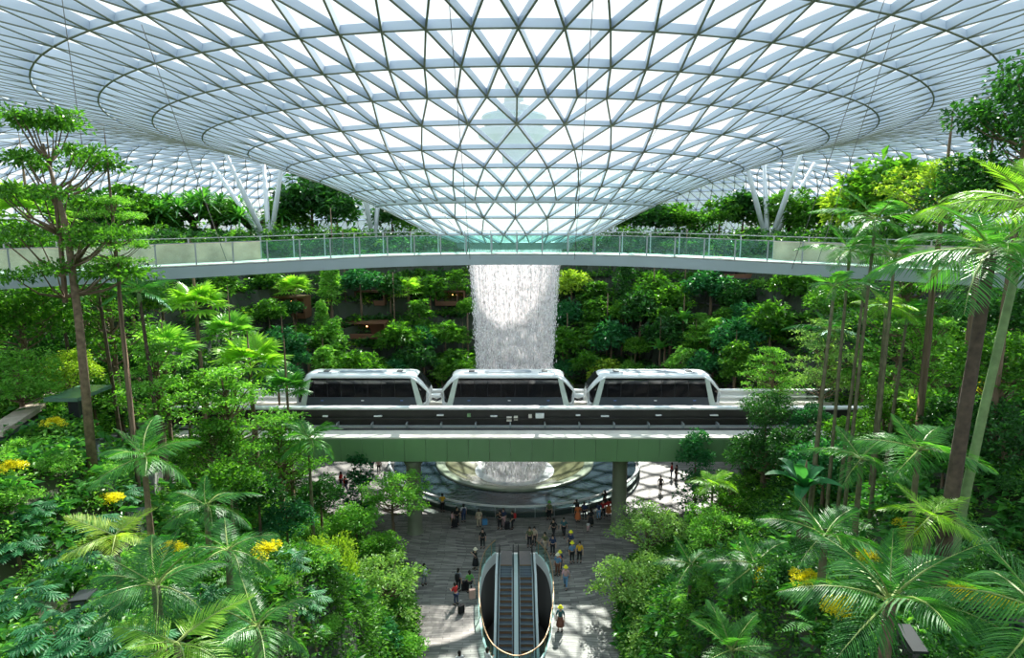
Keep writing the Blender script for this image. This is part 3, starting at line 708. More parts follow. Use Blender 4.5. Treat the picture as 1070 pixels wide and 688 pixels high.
def escalator(xc, label):
    t = thing('escalator', label, 'escalator', (xc, 45.0, 0), 0, 'pair of escalators')
    hw = 0.46
    mb = MB(); mb.box(-hw-0.02, hw+0.02, 1.7, 3.9, -0.25, 0.02); mb.build('landing_plate', M_plate, t)
    mb = MB(); mb.box(-hw, hw, 1.62, 1.72, -0.02, 0.035); mb.build('comb', M_bronze, [c for c in t.children if c.name.startswith('landing_plate')][0])
    tm = bpy.data.meshes.new('x')
    sb = MB(); sb.box(-hw, hw, 0.0, 0.39, -0.05, 0.0)
    n0 = len(sb.f); sb.box(-hw, hw, 0.0, 0.03, -0.25, -0.05)
    for g in range(10): sb.box(-hw+0.02+g*0.092, -hw+0.045+g*0.092, 0.0, 0.39, 0.0, 0.014)
    sb.box(-hw, hw, -0.004, 0.03, -0.012, 0.018)
    mi = [0]*n0 + [1]*6 + [0]*60 + [2]*6
    me = npmesh('step', sb.v, sb.f, [M_tread, M_riser, M_grey], mi)
    for k in range(4): link('step', me, t, (0, 1.22-k*0.405, -0.01))
    for k in range(24): link('step', me, t, (0, -0.4-k*0.4, -0.01-(k+1)*0.2309))
    prof = [(1.7+1.6, 0), (1.7, 0), (0, 0), (-9.8, -9.8*math.tan(math.radians(30)))]
    for s in (-1, 1):
        x = s*(hw+0.10)
        path = [(x, 3.0, 0.0), (x, 0.1, 0.0), (x, -9.6, -9.7*0.57735)]
        mb = MB(); mb.add([(x-0.09, 3.1, -0.3), (x-0.09, 0, -0.3), (x-0.09, -9.6, -5.85), (x-0.09, -9.6, -5.35), (x-0.09, 0, 0.18), (x-0.09, 3.1, 0.18)] +
                          [(x+0.09, 3.1, -0.3), (x+0.09, 0, -0.3), (x+0.09, -9.6, -5.85), (x+0.09, -9.6, -5.35), (x+0.09, 0, 0.18), (x+0.09, 3.1, 0.18)],
                   [(0,1,4,5), (1,2,3,4), (11,10,7,6), (10,9,8,7), (5,4,10,11), (4,3,9,10), (0,5,11,6), (3,2,8,9)])
        mb.build('skirt', M_grey, t)
        mb = MB(); mb.add([(x-0.01, 3.2, 0.18), (x-0.01, 0, 0.18), (x-0.01, -9.6, -5.36), (x-0.01, -9.6, -4.66), (x-0.01, 0, 0.92), (x-0.01, 3.2, 0.92)] +
                          [(x+0.01, 3.2, 0.18), (x+0.01, 0, 0.18), (x+0.01, -9.6, -5.36), (x+0.01, -9.6, -4.66), (x+0.01, 0, 0.92), (x+0.01, 3.2, 0.92)],
                   [(0,1,4,5), (1,2,3,4), (11,10,7,6), (10,9,8,7), (5,4,10,11), (4,3,9,10), (0,5,11,6), (3,2,8,9)])
        mb.build('glass_side', M_railglass, t)
        mb = MB(); mb.tube([(x, 3.0, 0.25), (x, 3.35, 0.42), (x, 3.45, 0.7), (x, 3.2, 0.93), (x, 0.2, 0.95), (x, -0.5, 0.72), (x, -9.5, -4.5)], 0.05, 8); mb.build('handrail', M_black, t, True)
    return t
e1 = escalator(-0.77, 'left escalator running down toward the viewer from the plaza')
dup(e1, (0.77, 45.0, 0), 'right escalator running down toward the viewer from the plaza')
for n_, x0, x1 in (('decking', -0.14, 0.14), ('outer', -1.60, -1.43), ('outer', 1.43, 1.60)):
    mb = MB(); mb.add([(x0, 3.0, -0.1), (x0, 0, -0.1), (x0, -9.6, -5.6), (x0, -9.6, -5.3), (x0, 0, 0.24), (x0, 3.0, 0.24), (x1, 3.0, -0.1), (x1, 0, -0.1), (x1, -9.6, -5.6), (x1, -9.6, -5.3), (x1, 0, 0.24), (x1, 3.0, 0.24)],
                   [(0,1,4,5), (1,2,3,4), (11,10,7,6), (10,9,8,7), (5,4,10,11), (4,3,9,10), (0,5,11,6), (3,2,8,9)])
    o = mb.build('escalator_trim', M_white); o.location = (0, 45.0, 0)
    tag(o, {'decking': 'bright metal strip between the two escalators', 'outer': 'white metal edging along the outer side of the %s escalator' % ('left' if x0 < 0 else 'right')}[n_], 'trim')
#PART2
# ------------------------------------------------------------------ foliage builders
def leaf_arrays(P, D, N, L, Wd, fold=0.25, droop=0.15):
    """one folded diamond leaf per point: 4 vertices, 2 triangles"""
    D = D/np.linalg.norm(D, axis=1, keepdims=True); S = np.cross(D, N); S /= np.maximum(np.linalg.norm(S, axis=1, keepdims=True), 1e-6)
    U = np.cross(S, D); L = L[:, None]; Wd = Wd[:, None]
    v0 = P; v1 = P + D*L*0.45 + S*Wd*0.5 + U*Wd*fold; v2 = P + D*L - U*L*droop; v3 = P + D*L*0.45 - S*Wd*0.5 + U*Wd*fold
    V = np.stack([v0, v1, v2, v3], 1).reshape(-1, 3); n = len(P)
    b = np.arange(n)[:, None]*4
    F = np.concatenate([b + np.array([[0, 1, 2]]), b + np.array([[0, 2, 3]])], 1).reshape(-1, 3)
    return V, F
def rdir(n, rng, zlo=-0.2, zhi=0.6):
    a = rng.uniform(0, 2*PI, n); z = rng.uniform(zlo, zhi, n); c = np.sqrt(1-z*z); return np.stack([c*np.cos(a), c*np.sin(a), z], 1)
def ups(n, rng, s=0.5):
    N = np.stack([rng.normal(0, s, n), rng.normal(0, s, n), np.ones(n)], 1); return N/np.linalg.norm(N, axis=1, keepdims=True)
CROWNS = {}
def crown_mesh(kind, detail, m, seed):
    key = (kind, detail, m.name, seed)
    if key in CROWNS: return CROWNS[key]
    rng = np.random.default_rng(seed*97+13); leafL = {3: 0.085, 2: 0.12, 1: 0.19}[detail]; cnt = {3: 1.0, 2: 0.6, 1: 0.36}[detail]
    P = []; D = []; LM = 1.0; br = []
    def lump(c, r, n, flat=0.7, hollow=0.45):
        n = int(n*cnt)+4; d = rdir(n, rng, -0.55, 1.0); rad = r*rng.uniform(hollow, 1.0, n)[:, None]
        p = c + d*rad*np.array([1, 1, flat]); P.append(p); D.append(d*0.8 + rdir(n, rng, -0.5, 0.4)*0.8)
    if kind == 'round':
        for i in range(26):
            d = rdir(1, rng, -0.35, 1.0)[0]; c = d*rng.uniform(0.45, 0.78)*np.array([1, 1, 0.85]); lump(c, rng.uniform(0.26, 0.42), 150); br.append(c)
    elif kind == 'airy':
        for i in range(34):
            d = rdir(1, rng, -0.3, 1.0)[0]; c = d*rng.uniform(0.35, 0.88)*np.array([1, 1, 0.7]); lump(c, rng.uniform(0.16, 0.30), 105, 0.55, 0.1); br.append(c)
        LM = 0.72
    elif kind == 'tier':
        for i in range(7):
            z = -0.55 + i*0.2; R = (1-abs(i-2)/6.5)*0.9
            for j in range(9):
                a = rng.uniform(0, 2*PI); q = R*rng.uniform(0.15, 1.0); c = np.array([q*math.cos(a), q*math.sin(a), z+rng.uniform(-0.05, 0.05)])
                lump(c, rng.uniform(0.2, 0.32), 60, 0.16, 0.1); br.append(c)
        LM = 0.75
    elif kind == 'sparse':
        for i in range(5):
            z = -0.7 + i*0.34; R = (0.95, 1.0, 0.85, 0.7, 0.4)[i]
            for j in range(10):
                a = rng.uniform(0, 2*PI); q = R*rng.uniform(0.25, 1.0); c = np.array([q*math.cos(a), q*math.sin(a), z+rng.uniform(-0.06, 0.06)])
                lump(c, rng.uniform(0.2, 0.34), 150, 0.28, 0.1); br.append(c)
        LM = 0.62
    elif kind == 'column':
        for i in range(40):
            z = rng.uniform(-1, 1); R = 0.42*(1-0.55*max(z, 0)**1.5)*(1 if z > -0.7 else 0.7); a = rng.uniform(0, 2*PI); q = R*rng.uniform(0.3, 0.9)
            c = np.array([q*math.cos(a), q*math.sin(a), z]); lump(c, rng.uniform(0.13, 0.23), 85, 0.9)
        br.append(np.array([0, 0, 0.7])); LM = 0.8
    elif kind == 'bush':
        for i in range(16):
            a = rng.uniform(0, 2*PI); q = rng.uniform(0, 0.75); c = np.array([q*math.cos(a), q*math.sin(a), 0.35*(1-q*q)+rng.uniform(0, 0.1)]); lump(c, rng.uniform(0.25, 0.4), 120, 0.75)
    P = np.concatenate(P); D = np.concatenate(D); n = len(P)
    L = leafL*LM*rng.uniform(0.7, 1.3, n); V, F = leaf_arrays(P, D, ups(n, rng, 0.55), L, L*0.55)
    me = npmesh(kind+'_foliage', V, F, m)
    bm_ = None
    if kind != 'bush':
        t = MB()
        for c in br[::(1 if detail == 3 else 2)]:
            c = Vector(c); z0 = min(c.z, 0.1)*0.5 - 0.75 if kind != 'column' else -1
            s = Vector((0, 0, max(-0.95, min(0.3, c.z-0.35)))) ; mid = s.lerp(c, 0.55) + Vector((0, 0, -0.06))
            t.tube([s, mid, c], [0.016, 0.010, 0.005], 5, False)
        t.tube([(0, 0, -1.0), (0.02, 0.01, -0.4), (0, 0, 0.35)], [0.035, 0.028, 0.015], 6)
        bm_ = t.mesh('branches', M_bark)
    CROWNS[key] = (me, bm_); return CROWNS[key]

TRUNK = {}
def trunk_mesh(m, lean_seed=0):
    key = (m.name, lean_seed)
    if key not in TRUNK:
        r = random.Random(lean_seed); t = MB(); bx, by = r.uniform(-1, 1)*0.35, r.uniform(-1, 1)*0.35
        pts = [(bx*math.sin(PI*z), by*math.sin(PI*z*0.9), z) for z in (0, 0.15, 0.35, 0.55, 0.75, 0.9, 1.0)]
        t.tube(pts, [1.25, 1.0, 0.93, 0.86, 0.78, 0.7, 0.62], 9)
        me = t.mesh('trunk', m, True); TRUNK[key] = me
    return TRUNK[key]
def tree(name, label, cat, kind, m, X, Y, Zc, R, tall=1.0, detail=2, seed=0, bark=None, tr=None, group=None, zb=None):
    z0 = th(X, Y) if zb is None else zb
    if d_out(np.array([X]), np.array([Y]))[0] <= 0 and zb is None: z0 = 0.0
    t = thing(name, label, cat, (X, Y, z0), 0, group)
    me, bm_ = crown_mesh(kind, detail, m, seed % 3); rz = RND.uniform(0, 2*PI); sc = (R, R, R*tall); h = Zc - z0
    link('foliage', me, t, (0, 0, h), (0, 0, rz), sc)
    if kind != 'bush':
        if bm_ and detail > 1: link('branches', bm_, t, (0, 0, h), (0, 0, rz), sc)
        tr = tr or max(0.09, R*0.055); top = max(h - R*tall*(0.4 if kind != 'column' else 0.8), 0.4)
        link('trunk', trunk_mesh(bark or M_bark, seed % 4), t, (0, 0, -0.15), (0, 0, rz), (tr, tr, top + 0.15))
    return t

# fronds: (feather palm leaf), length 1 along +x, arching
FR = {}
def frond_mesh(m, style, seed=0):
    key = (m.name, style, seed)
    if key in FR: return FR[key]
    rng = random.Random(seed*31+5); V = []; F = []
    arch, n, ll, drp, wid = {'arch': (0.55, 36, 0.35, 0.5, 0.019), 'up': (0.28, 36, 0.30, 0.15, 0.019), 'broad': (0.5, 28, 0.38, 0.35, 0.026), 'small': (0.6, 18, 0.36, 0.3, 0.05), 'weep': (0.9, 34, 0.38, 0.65, 0.030)}[style]
    def spine(t):
        a = arch*1.6*t; x = math.sin(a)/(arch*1.6) if arch else t; z = -(1-math.cos(a))/(arch*1.6)
        return Vector((x, 0.02*math.sin(t*4), z)), Vector((math.cos(a), 0, -math.sin(a)))
    sp = MB(); sp.tube([spine(t)[0] for t in (0, .2, .4, .6, .8, 1)], [0.016, 0.013, 0.010, 0.007, 0.005, 0.002], 5)
    for i in range(n):
        t = 0.14 + 0.86*i/(n-1); p, tg = spine(t); L = ll*(math.sin(PI*min(1, 0.18+0.82*t)**0.8)*0.9+0.12)*rng.uniform(0.8, 1.12)
        for s in (-1, 1):
            fw = 0.45 + 0.75*t; d = (tg*fw + Vector((0, s, 0)) + Vector((0, 0, 0.32*(1-drp)+rng.uniform(-0.14, 0.14)))).normalized(); sd_ = d.cross(Vector((0, 0, 1))).normalized()
            w = wid*rng.uniform(0.85, 1.1)/2*(1.1-0.5*t); b = len(V); prev = p
            segs = [(0, 0.35), (0.35, 1.0), (0.7, 0.8), (1.0, 0.06)]
            for q, wf in segs:
                c = p + d*L*q + Vector((0, 0, -drp*L*q*q)); V.append(c + sd_*w*wf + Vector((0, 0, w*0.4*wf))); V.append(c); V.append(c - sd_*w*wf + Vector((0, 0, w*0.4*wf)))
            for k in range(3):
                a = b + k*3; F += [(a, a+3, a+4, a+1), (a+1, a+4, a+5, a+2)]
    nl = len(F); b = len(V); V += [Vector(v) for v in sp.v]; F += [tuple(i+b for i in f) for f in sp.f]
    me = npmesh('frond', [tuple(v) for v in V], F, [m, mat('frond_stalk', (0.28, 0.36, 0.10), 0.5)], [0]*nl + [1]*len(sp.f))
    FR[key] = me; return me
def palm(name, label, X, Y, Zc, L, n=10, m=None, style='arch', tr=0.12, pitch=(0.15, 0.95), detail=True, bark=None, seed=0, group=None, spread=(0, 2*PI), lean=(0, 0), shaft=True, zb=None):
    m = m or L_palm; bx, by = X+lean[0], Y+lean[1]
    z0 = (th(bx, by) if d_out(np.array([bx]), np.array([by]))[0] > 0 else 0.0) if zb is None else zb; h = max(Zc - z0, 0.15)
    t = thing(name, label, 'palm', (bx, by, z0), 0, group); r = random.Random(seed+17)
    tb_ = MB(); lx, ly = -lean[0], -lean[1]; ks = 8; pts = []; rs = []
    for i in range(ks+1):
        q = i/ks; pts.append((lx*q**1.2, ly*q**1.2, -0.2 + (h+0.2)*q)); rs.append(tr*(1.25-0.45*q) * (1.15 if i == 0 else 1))
    tb_.tube(pts, rs, 9); tk_ = tb_.build('trunk', bark or M_cane, t, True)
    if shaft and h > 2:
        s = MB(); s.tube([(lx*0.985, ly*0.985, h-min(1.0, L*0.35)), (lx, ly, h-0.3), (lx, ly, h+0.15)], [tr*0.85, tr*1.15, tr*0.5], 9); s.build('crown_shaft', M_canegreen, tk_, True)
    for i in range(n):
        q = i/max(n-1, 1); az = spread[0] + (spread[1]-spread[0])*((i*0.618) % 1.0) + r.uniform(-0.15, 0.15)
        el = pitch[0] + (pitch[1]-pitch[0])*q + r.uniform(-0.08, 0.08); l = L*r.uniform(0.85, 1.1)*(0.8 if q > 0.85 else 1)
        o = link('frond', frond_mesh(m, style if q < 0.8 else ('up' if style != 'small' else 'small'), i % 2), t, (lx, ly, h), None, l)
        o.rotation_euler = (Matrix.Rotation(az, 3, 'Z') @ Matrix.Rotation(-el, 3, 'Y') @ Matrix.Rotation(r.uniform(-0.35, 0.35), 3, 'X')).to_euler()
    return t
# one-mesh rosettes
RO = {}
def rosette_mesh(kind, m):
    key = (kind, m.name)
    if key in RO: return RO[key]
    r = random.Random(len(RO)+3); V = []; F = []
    def blade_(base, d, up, L, w, drp, segs=4, lobes=False):
        s = d.cross(up).normalized(); b = len(V)
        for k in range(segs+1):
            q = k/segs; c = base + d*L*q + Vector((0, 0, -drp*L*q*q)); ww = w*(math.sin(PI*(0.15+0.82*q)))**0.8 if k < segs else w*0.05
            V.extend([c + s*ww + up*ww*0.35, c, c - s*ww + up*ww*0.35])
        for k in range(segs):
            a = b+k*3; F.extend([(a, a+3, a+4, a+1), (a+1, a+4, a+5, a+2)])
    if kind == 'spiky':            # pandanus / dragon tree head
        for i in range(46):
            az = i*2.4; el = 1.35 - 1.5*(i/46); d = Vector((math.cos(az)*math.cos(el), math.sin(az)*math.cos(el), math.sin(el)))
            blade_(Vector((0,0,0)), d, Vector((0,0,1)) if abs(d.z) < 0.95 else Vector((1,0,0)), r.uniform(0.85, 1.1), 0.045, 0.45)
    elif kind == 'fan':            # fan palm: each leaf a stalk with a fan of blades
        for i in range(16):
            az = i*2.4; el = 1.1 - 1.25*(i/16); d = Vector((math.cos(az)*math.cos(el), math.sin(az)*math.cos(el), math.sin(el)))
            side = Vector((-math.sin(az), math.cos(az), 0)); up = side.cross(d)*-1; 
            if up.z < 0: up = -up
            base = d*0.45; blade_(Vector((0,0,0)), d, up, 0.5, 0.012, 0.0, 2)
            for k in range(15):
                a = (k/14-0.5)*3.6; dd_ = (d*math.cos(a) + side*math.sin(a) + up*0.1).normalized(); blade_(base, dd_, up, 0.52, 0.042, 0.28, 3)
    elif kind == 'banana':
        for i in range(11):
            az = i*2.4; el = 1.3 - 1.0*(i/11); d = Vector((math.cos(az)*math.cos(el), math.sin(az)*math.cos(el), math.sin(el)))
            blade_(Vector((0,0,0)), d, Vector((0,0,1)) if abs(d.z) < 0.97 else Vector((1,0,0)), r.uniform(0.8, 1.1), 0.13, 0.42, 7)
    elif kind == 'philo':          # split-leaf philodendron
        for i in range(16):
            az = i*2.4; el = 1.15 - 1.05*(i/16); d = Vector((math.cos(az)*math.cos(el), math.sin(az)*math.cos(el), math.sin(el)))
            side = Vector((-math.sin(az), math.cos(az), 0)); base = d*r.uniform(0.45, 0.6); ld = Vector((d.x, d.y, d.z*0.2-0.25)).normalized(); up = Vector((0,0,1))
            blade_(Vector((0,0,0)), d, up if abs(d.z) < .97 else Vector((1,0,0)), base.length, 0.014, 0, 2)
            blade_(base, ld, up, 0.5, 0.06, 0.1, 4)
            for k in range(7):
                for s in (-1, 1):
                    q = 0.05+k*0.06; a = 1.9 - k*0.2; dd_ = (ld*math.cos(a) + side*s*math.sin(a)).normalized()
                    blade_(base+ld*q, dd_, up, 0.30-0.018*k, 0.032, 0.25, 3)
    elif kind == 'fern':
        for i in range(14):
            az = i*2.4; el = 1.1 - 0.9*(i/14); d = Vector((math.cos(az)*math.cos(el), math.sin(az)*math.cos(el), math.sin(el))); side = Vector((-math.sin(az), math.cos(az), 0))
            for k in range(12):
                q = 0.1+0.9*k/11; c = d*q + Vector((0,0,-0.5*q*q))
                for s in (-1, 1): blade_(c, (side*s + d*0.5).normalized(), Vector((0,0,1)), 0.24*math.sin(PI*min(1, q*0.85+0.12)), 0.028, 0.2, 2)
    me = npmesh(kind+'_leaves', [tuple(v) for v in V], F, m); RO[key] = me; return me
def rosette(name, label, cat, kind, m, X, Y, Z, R, trunk=0.0, group=None, bark=None, heads=1, seed=0):
    g = th(X, Y) if d_out(np.array([X]), np.array([Y]))[0] > 0 else 0.0
    t = thing(name, label, cat, (X, Y, g), 0, group); h = max(Z - g, 0.1); r = random.Random(seed)
    if heads == 1:
        link('leaves', rosette_mesh(kind, m), t, (0, 0, h), (0, 0, r.uniform(0, 6)), R)
        if h > 0.35: link('trunk', trunk_mesh(bark or M_bark, seed % 4), t, (0, 0, -0.1), None, (max(0.06, R*0.06),)*2 + (h+0.1,))
    else:
        mb = MB(); mb.tube([(0, 0, -0.2), (0, 0, h*0.55)], [R*0.13, R*0.1], 7)
        for k in range(heads):
            a = k*2.4; q = Vector((math.cos(a)*R*1.1*r.uniform(.5, 1), math.sin(a)*R*1.1*r.uniform(.5, 1), h*r.uniform(0.8, 1.05)))
            mb.tube([(0, 0, h*0.5), tuple(q*0.6 + Vector((0, 0, h*0.3))), tuple(q)], [R*0.08, R*0.06, R*0.05], 6)
            link('leaf_head', rosette_mesh(kind, m), t, q, (0, 0, a), R*r.uniform(0.6, 0.8))
        mb.build('trunk', bark or M_bark2, t, True)
    return t

def culm(name, label, cat, kind, m, px, py, Y, R, **k):           # crown centre seen at (px, py) at distance Y
    q = at(px, py, Y); return tree(name, label, cat, kind, m, q.x, q.y, q.z, R, **k)
def pal(label, px, py, Y, L, **k):
    q = at(px, py, Y); return palm(k.pop('name', 'palm_tree'), label, q.x, q.y, q.z, L, **k)
def ros(name, label, cat, kind, m, px, py, Y, R, **k):
    q = at(px, py, Y); return rosette(name, label, cat, kind, m, q.x, q.y, q.z, R, **k)

# ------------------------------------------------------------------ trees round the plaza
culm('plaza_tree', 'light green airy tree on the plaza, in front of the left viaduct column', 'tree', 'airy', L_light, 410, 520, 47.5, 3.3, detail=3, seed=1, tr=0.14)
culm('plaza_tree', 'light green rounded tree on the plaza left of the escalators, near the bottom edge', 'tree', 'airy', L_pale, 403, 620, 38.0, 3.5, detail=3, seed=2, tr=0.15)
culm('yellow_green_tree', 'tall yellow-green bushy tree left of the escalator plaza', 'tree', 'round', L_yel, 346, 600, 35.5, 2.0, tall=1.75, detail=3, seed=1, tr=0.14)
culm('shrub_tree', 'dark blue-green small tree under the viaduct, left of the plaza', 'tree', 'column', L_blue, 377, 506, 51.5, 3.0, detail=2, seed=0)
culm('shrub_tree', 'yellow-green small tree just above the tall yellow-green one', 'tree', 'round', L_light, 372, 546, 45.0, 1.9, detail=2, seed=1)
culm('shrub_tree', 'mid green low tree between the yellow-green tree and the plaza tree trunk', 'tree', 'round', L_mid, 398, 575, 42.5, 1.7, detail=2, seed=2)
culm('shrub_tree', 'lime shrub at the bottom edge, at the foot of the rounded plaza tree', 'shrub', 'round', L_light, 425, 680, 35.2, 1.3, detail=2, seed=2)
culm('shrub_tree', 'blue-green bush at the bottom edge under the rounded plaza tree', 'shrub', 'round', L_blue, 385, 672, 33.5, 1.9, detail=2, seed=0)
culm('plaza_tree', 'pale green airy tree right of the plaza, in front of the right viaduct column', 'tree', 'airy', L_pale, 677, 553, 46.0, 3.5, detail=3, seed=0, tr=0.14)
culm('plaza_tree', 'pale green dense tree right of the escalators, middle of the three', 'tree', 'airy', L_pale, 664, 612, 40.0, 3.4, tall=1.0, detail=3, seed=2, tr=0.15)
culm('plaza_tree', 'pale green spreading tree right of the escalators at the bottom edge', 'tree', 'airy', L_pale, 690, 668, 35.5, 3.7, detail=3, seed=1, tr=0.15)
culm('plaza_tree', 'light green tree directly right of the three pale plaza trees', 'tree', 'airy', L_light, 745, 558, 41.0, 3.2, detail=3, seed=1)
culm('plaza_tree', 'green airy tree at the right, between the dark columnar tree and the palms', 'tree', 'airy', L_mid, 765, 520, 45.0, 2.9, detail=3, seed=0)
culm('dark_tree', 'dark glossy green tree overlapping the end of the green girder at the right', 'tree', 'column', L_blue, 726, 498, 50.0, 3.5, detail=3, seed=1)
culm('dark_tree', 'dark bushy tree in front of the right part of the viaduct', 'tree', 'round', L_dark, 801, 432, 48.0, 2.3, detail=3, seed=1)
culm('dark_tree', 'dark bushy tree in front of the girder, right of the clear span', 'tree', 'round', L_dark, 800, 480, 47.0, 3.2, detail=3, seed=0)
culm('dark_tree', 'small dark round tree on the viaduct line between slender palms', 'tree', 'round', L_blue, 848, 440, 46.0, 1.7, detail=3, seed=2)
# left slope trees
T1 = culm('tall_slender_tree', 'tall slender tree at the left with a bare brown trunk and layered green crown', 'tree', 'sparse', L_mid, 56, 205, 26.5, 3.4, tall=1.3, detail=3, seed=0, bark=M_bark, tr=0.17)
for c in T1.children:
    if c.name.startswith('trunk'):
        h0 = T1.location.z; mb = MB(); q0 = at(97, 492, 25.5); T = T1.location
        b0 = Vector((q0.x - T.x, q0.y - T.y, th(q0.x, q0.y) - T.z - 0.2)); q1 = at(83, 340, 26.0) - T; q2 = at(70, 240, 26.4) - T; q3 = at(45, 150, 26.5) - T
        mb.tube([b0, q1, q2, q3], [0.20, 0.165, 0.13, 0.04], 10); 
        q4 = at(98, 250, 26.3) - T; mb.tube([q2 - Vector((0, 0, 1.5)), q4, at(125, 262, 26) - T], [0.06, 0.04, 0.02], 6)
        c.data = mb.mesh('trunk', M_bark, True); c.location = (0, 0, 0); c.rotation_euler = (0, 0, 0); c.scale = (1, 1, 1)
culm('layered_tree', 'light green layered tree above the left end of the train', 'tree', 'tier', L_light, 238, 432, 38.0, 3.9, detail=3, seed=1)
culm('layered_tree', 'light green layered tree partly hiding the left end of the girder', 'tree', 'tier', L_light, 292, 472, 42.0, 3.6, detail=3, seed=0)
culm('layered_tree', 'mid green layered tree left of the one hiding the girder end', 'tree', 'tier', L_mid, 225, 480, 37.0, 3.2, detail=3, seed=2)
culm('layered_tree', 'light green flat-topped tree on the left slope beside slender trunks', 'tree', 'tier', L_light, 165, 400, 34.0, 3.0, detail=3, seed=1)
culm('layered_tree', 'green layered tree high on the left slope under the footbridge', 'tree', 'tier', L_mid, 115, 330, 40.0, 3.6, detail=3, seed=0)
culm('layered_tree', 'yellow-green bushy tree beside the tall slender trunk', 'tree', 'round', L_yel, 72, 392, 33.0, 1.6, tall=1.2, detail=3, seed=0)
culm('layered_tree', 'dense green tree at the left edge below the footbridge', 'tree', 'round', L_mid, 22, 335, 34.0, 3.2, detail=3, seed=1)
culm('layered_tree', 'dense light green tree at the left edge beside the walkway roof', 'tree', 'round', L_light, 20, 400, 30.0, 2.2, detail=3, seed=2)
culm('layered_tree', 'mid green spreading tree at the left edge beneath the layered crown', 'tree', 'tier', L_mid, 35, 285, 40.0, 4.2, detail=3, seed=2)
culm('layered_tree', 'green crown hanging over the left end of the footbridge', 'tree', 'sparse', L_light, 118, 240, 27.5, 1.9, detail=3, seed=1)
# right slope trees
culm('large_dark_tree', 'large dark green tree at the upper right edge against the roof', 'tree', 'round', L_dark, 1074, 128, 25.0, 2.6, tall=1.25, detail=3, seed=1)
culm('large_dark_tree', 'dark green tree behind the big palm at the right edge', 'tree', 'round', L_dark, 1030, 205, 28.0, 2.6, detail=3, seed=0)
culm('yellow_green_tree', 'yellow-green airy tree beyond the right end of the footbridge', 'tree', 'airy', L_yel, 985, 205, 31.0, 2.9, detail=3, seed=1)
culm('layered_tree', 'light green layered tree left of the leaning dark trunk at the right', 'tree', 'tier', L_light, 968, 378, 40.0, 3.8, detail=3, seed=0)
culm('layered_tree', 'green layered tree under the right end of the footbridge', 'tree', 'tier', L_mid, 945, 320, 44.0, 4.3, detail=3, seed=2)
culm('layered_tree', 'pale layered tree above the right end of the viaduct', 'tree', 'tier', L_pale, 862, 372, 60.0, 4.6, detail=3, seed=1)
culm('layered_tree', 'layered tree with pale top between the train end and slender palms', 'tree', 'tier', L_light, 808, 392, 64.0, 3.9, detail=3, seed=2)
culm('layered_tree', 'mid green tree at the right edge below the big palm crown', 'tree', 'round', L_mid, 1050, 395, 26.0, 2.6, detail=3, seed=0)
culm('layered_tree', 'dense dark tree on the right edge at mid height', 'tree', 'round', L_dark, 1048, 470, 24.0, 2.4, detail=3, seed=2)
culm('gold_shrub', 'yellow-leaved shrub right of the leaning dark trunk', 'shrub', 'round', L_gold, 1036, 408, 30.0, 0.7, detail=2, seed=2)
culm('layered_tree', 'lush green tree behind the right slender palms over the viaduct end', 'tree', 'round', L_mid, 925, 430, 44.0, 2.3, detail=3, seed=2)

# ------------------------------------------------------------------ named palms, right side
pal('big feather palm at the right with a leaning dark trunk and wide hanging fronds', 1036, 262, 17.5, 3.0, n=12, style='arch', tr=0.18, bark=M_bark2, lean=(-0.9, -0.6), seed=3, m=L_palm, shaft=False, pitch=(-0.2, 0.9), zb=15.2)
pal('pale-stemmed feather palm at the right edge behind the leaning trunk', 1078, 215, 19.5, 3.2, n=11, style='arch', tr=0.13, bark=M_canegreen, lean=(-1.2, 0), seed=8, m=L_palmlt, pitch=(-0.1, 0.9), zb=15.0)
for i, (px, py, Y, L, lab) in enumerate([(888, 262, 30, 2.4, 'slender palm with a full crown before the footbridge rail, left of the big palm'),
        (866, 345, 32, 2.1, 'slender palm with drooping crown over the viaduct, leftmost of the slender group'),
        (915, 230, 29, 2.8, 'slender palm whose crown rises above the footbridge at the right'),
        (926, 320, 31, 1.7, 'slender palm with short upright yellow-green fronds beside the viaduct end'),
        (935, 268, 28, 2.3, 'slender palm with crown hidden behind hanging fronds of the big palm')]):
    pal(lab, px, py, Y, L, n=9, style='arch', tr=0.08, bark=M_cane, seed=i*3+1, m=(L_palm, L_palmdk, L_palm, L_palmlt, L_palm)[i], name='slender_palm', lean=(RND.uniform(-.5, .2), 0), pitch=(-0.1, 1.1), group='slender palms at the right')
for i, (px, pt, pb, Y, lab) in enumerate([(872, 300, 515, 27, 'slender palm with small crown, leftmost stem beside the slender group'), (903, 300, 500, 30, 'bare brown palm stem in the slender palm group'), (948, 330, 470, 32, 'thin stem near the right end of the viaduct')]):
    q = at(px, pt, Y); z0 = th(q.x, q.y); t = palm('slender_palm', lab, q.x, q.y, q.z, 1.7, n=7, m=L_palm, style='small', tr=0.08, bark=M_cane, seed=i+40, pitch=(0.0, 1.1), lean=(-0.4, 0))
pal('large feather palm in the lower right with long arching fronds', 930, 628, 12.6, 2.25, n=11, style='arch', tr=0.15, seed=5, m=L_palmdk, pitch=(0.1, 1.2), shaft=False, bark=M_bark)
pal('light green feather palm above the large lower-right palm', 972, 540, 16.5, 1.6, n=9, style='broad', tr=0.10, seed=11, m=L_palmlt, pitch=(-0.1, 0.9), shaft=False)
pal('feather palm with one broad sunlit frond at the lower right edge', 1088, 640, 11.5, 2.7, n=9, style='arch', tr=0.14, seed=2, m=L_palm, pitch=(0.0, 1.1), shaft=False)
pal('dark feather palm left of the large lower-right palm', 862, 560, 18.0, 2.0, n=9, style='broad', tr=0.12, seed=7, m=L_palmdk, pitch=(0.0, 1.0), shaft=False)
pal('small feather palm hanging pale fronds beside dark shrubs at lower right', 790, 590, 22.0, 1.9, n=8, style='arch', tr=0.09, seed=9, m=L_palmdk, pitch=(-0.2, 0.9), bark=M_bark)
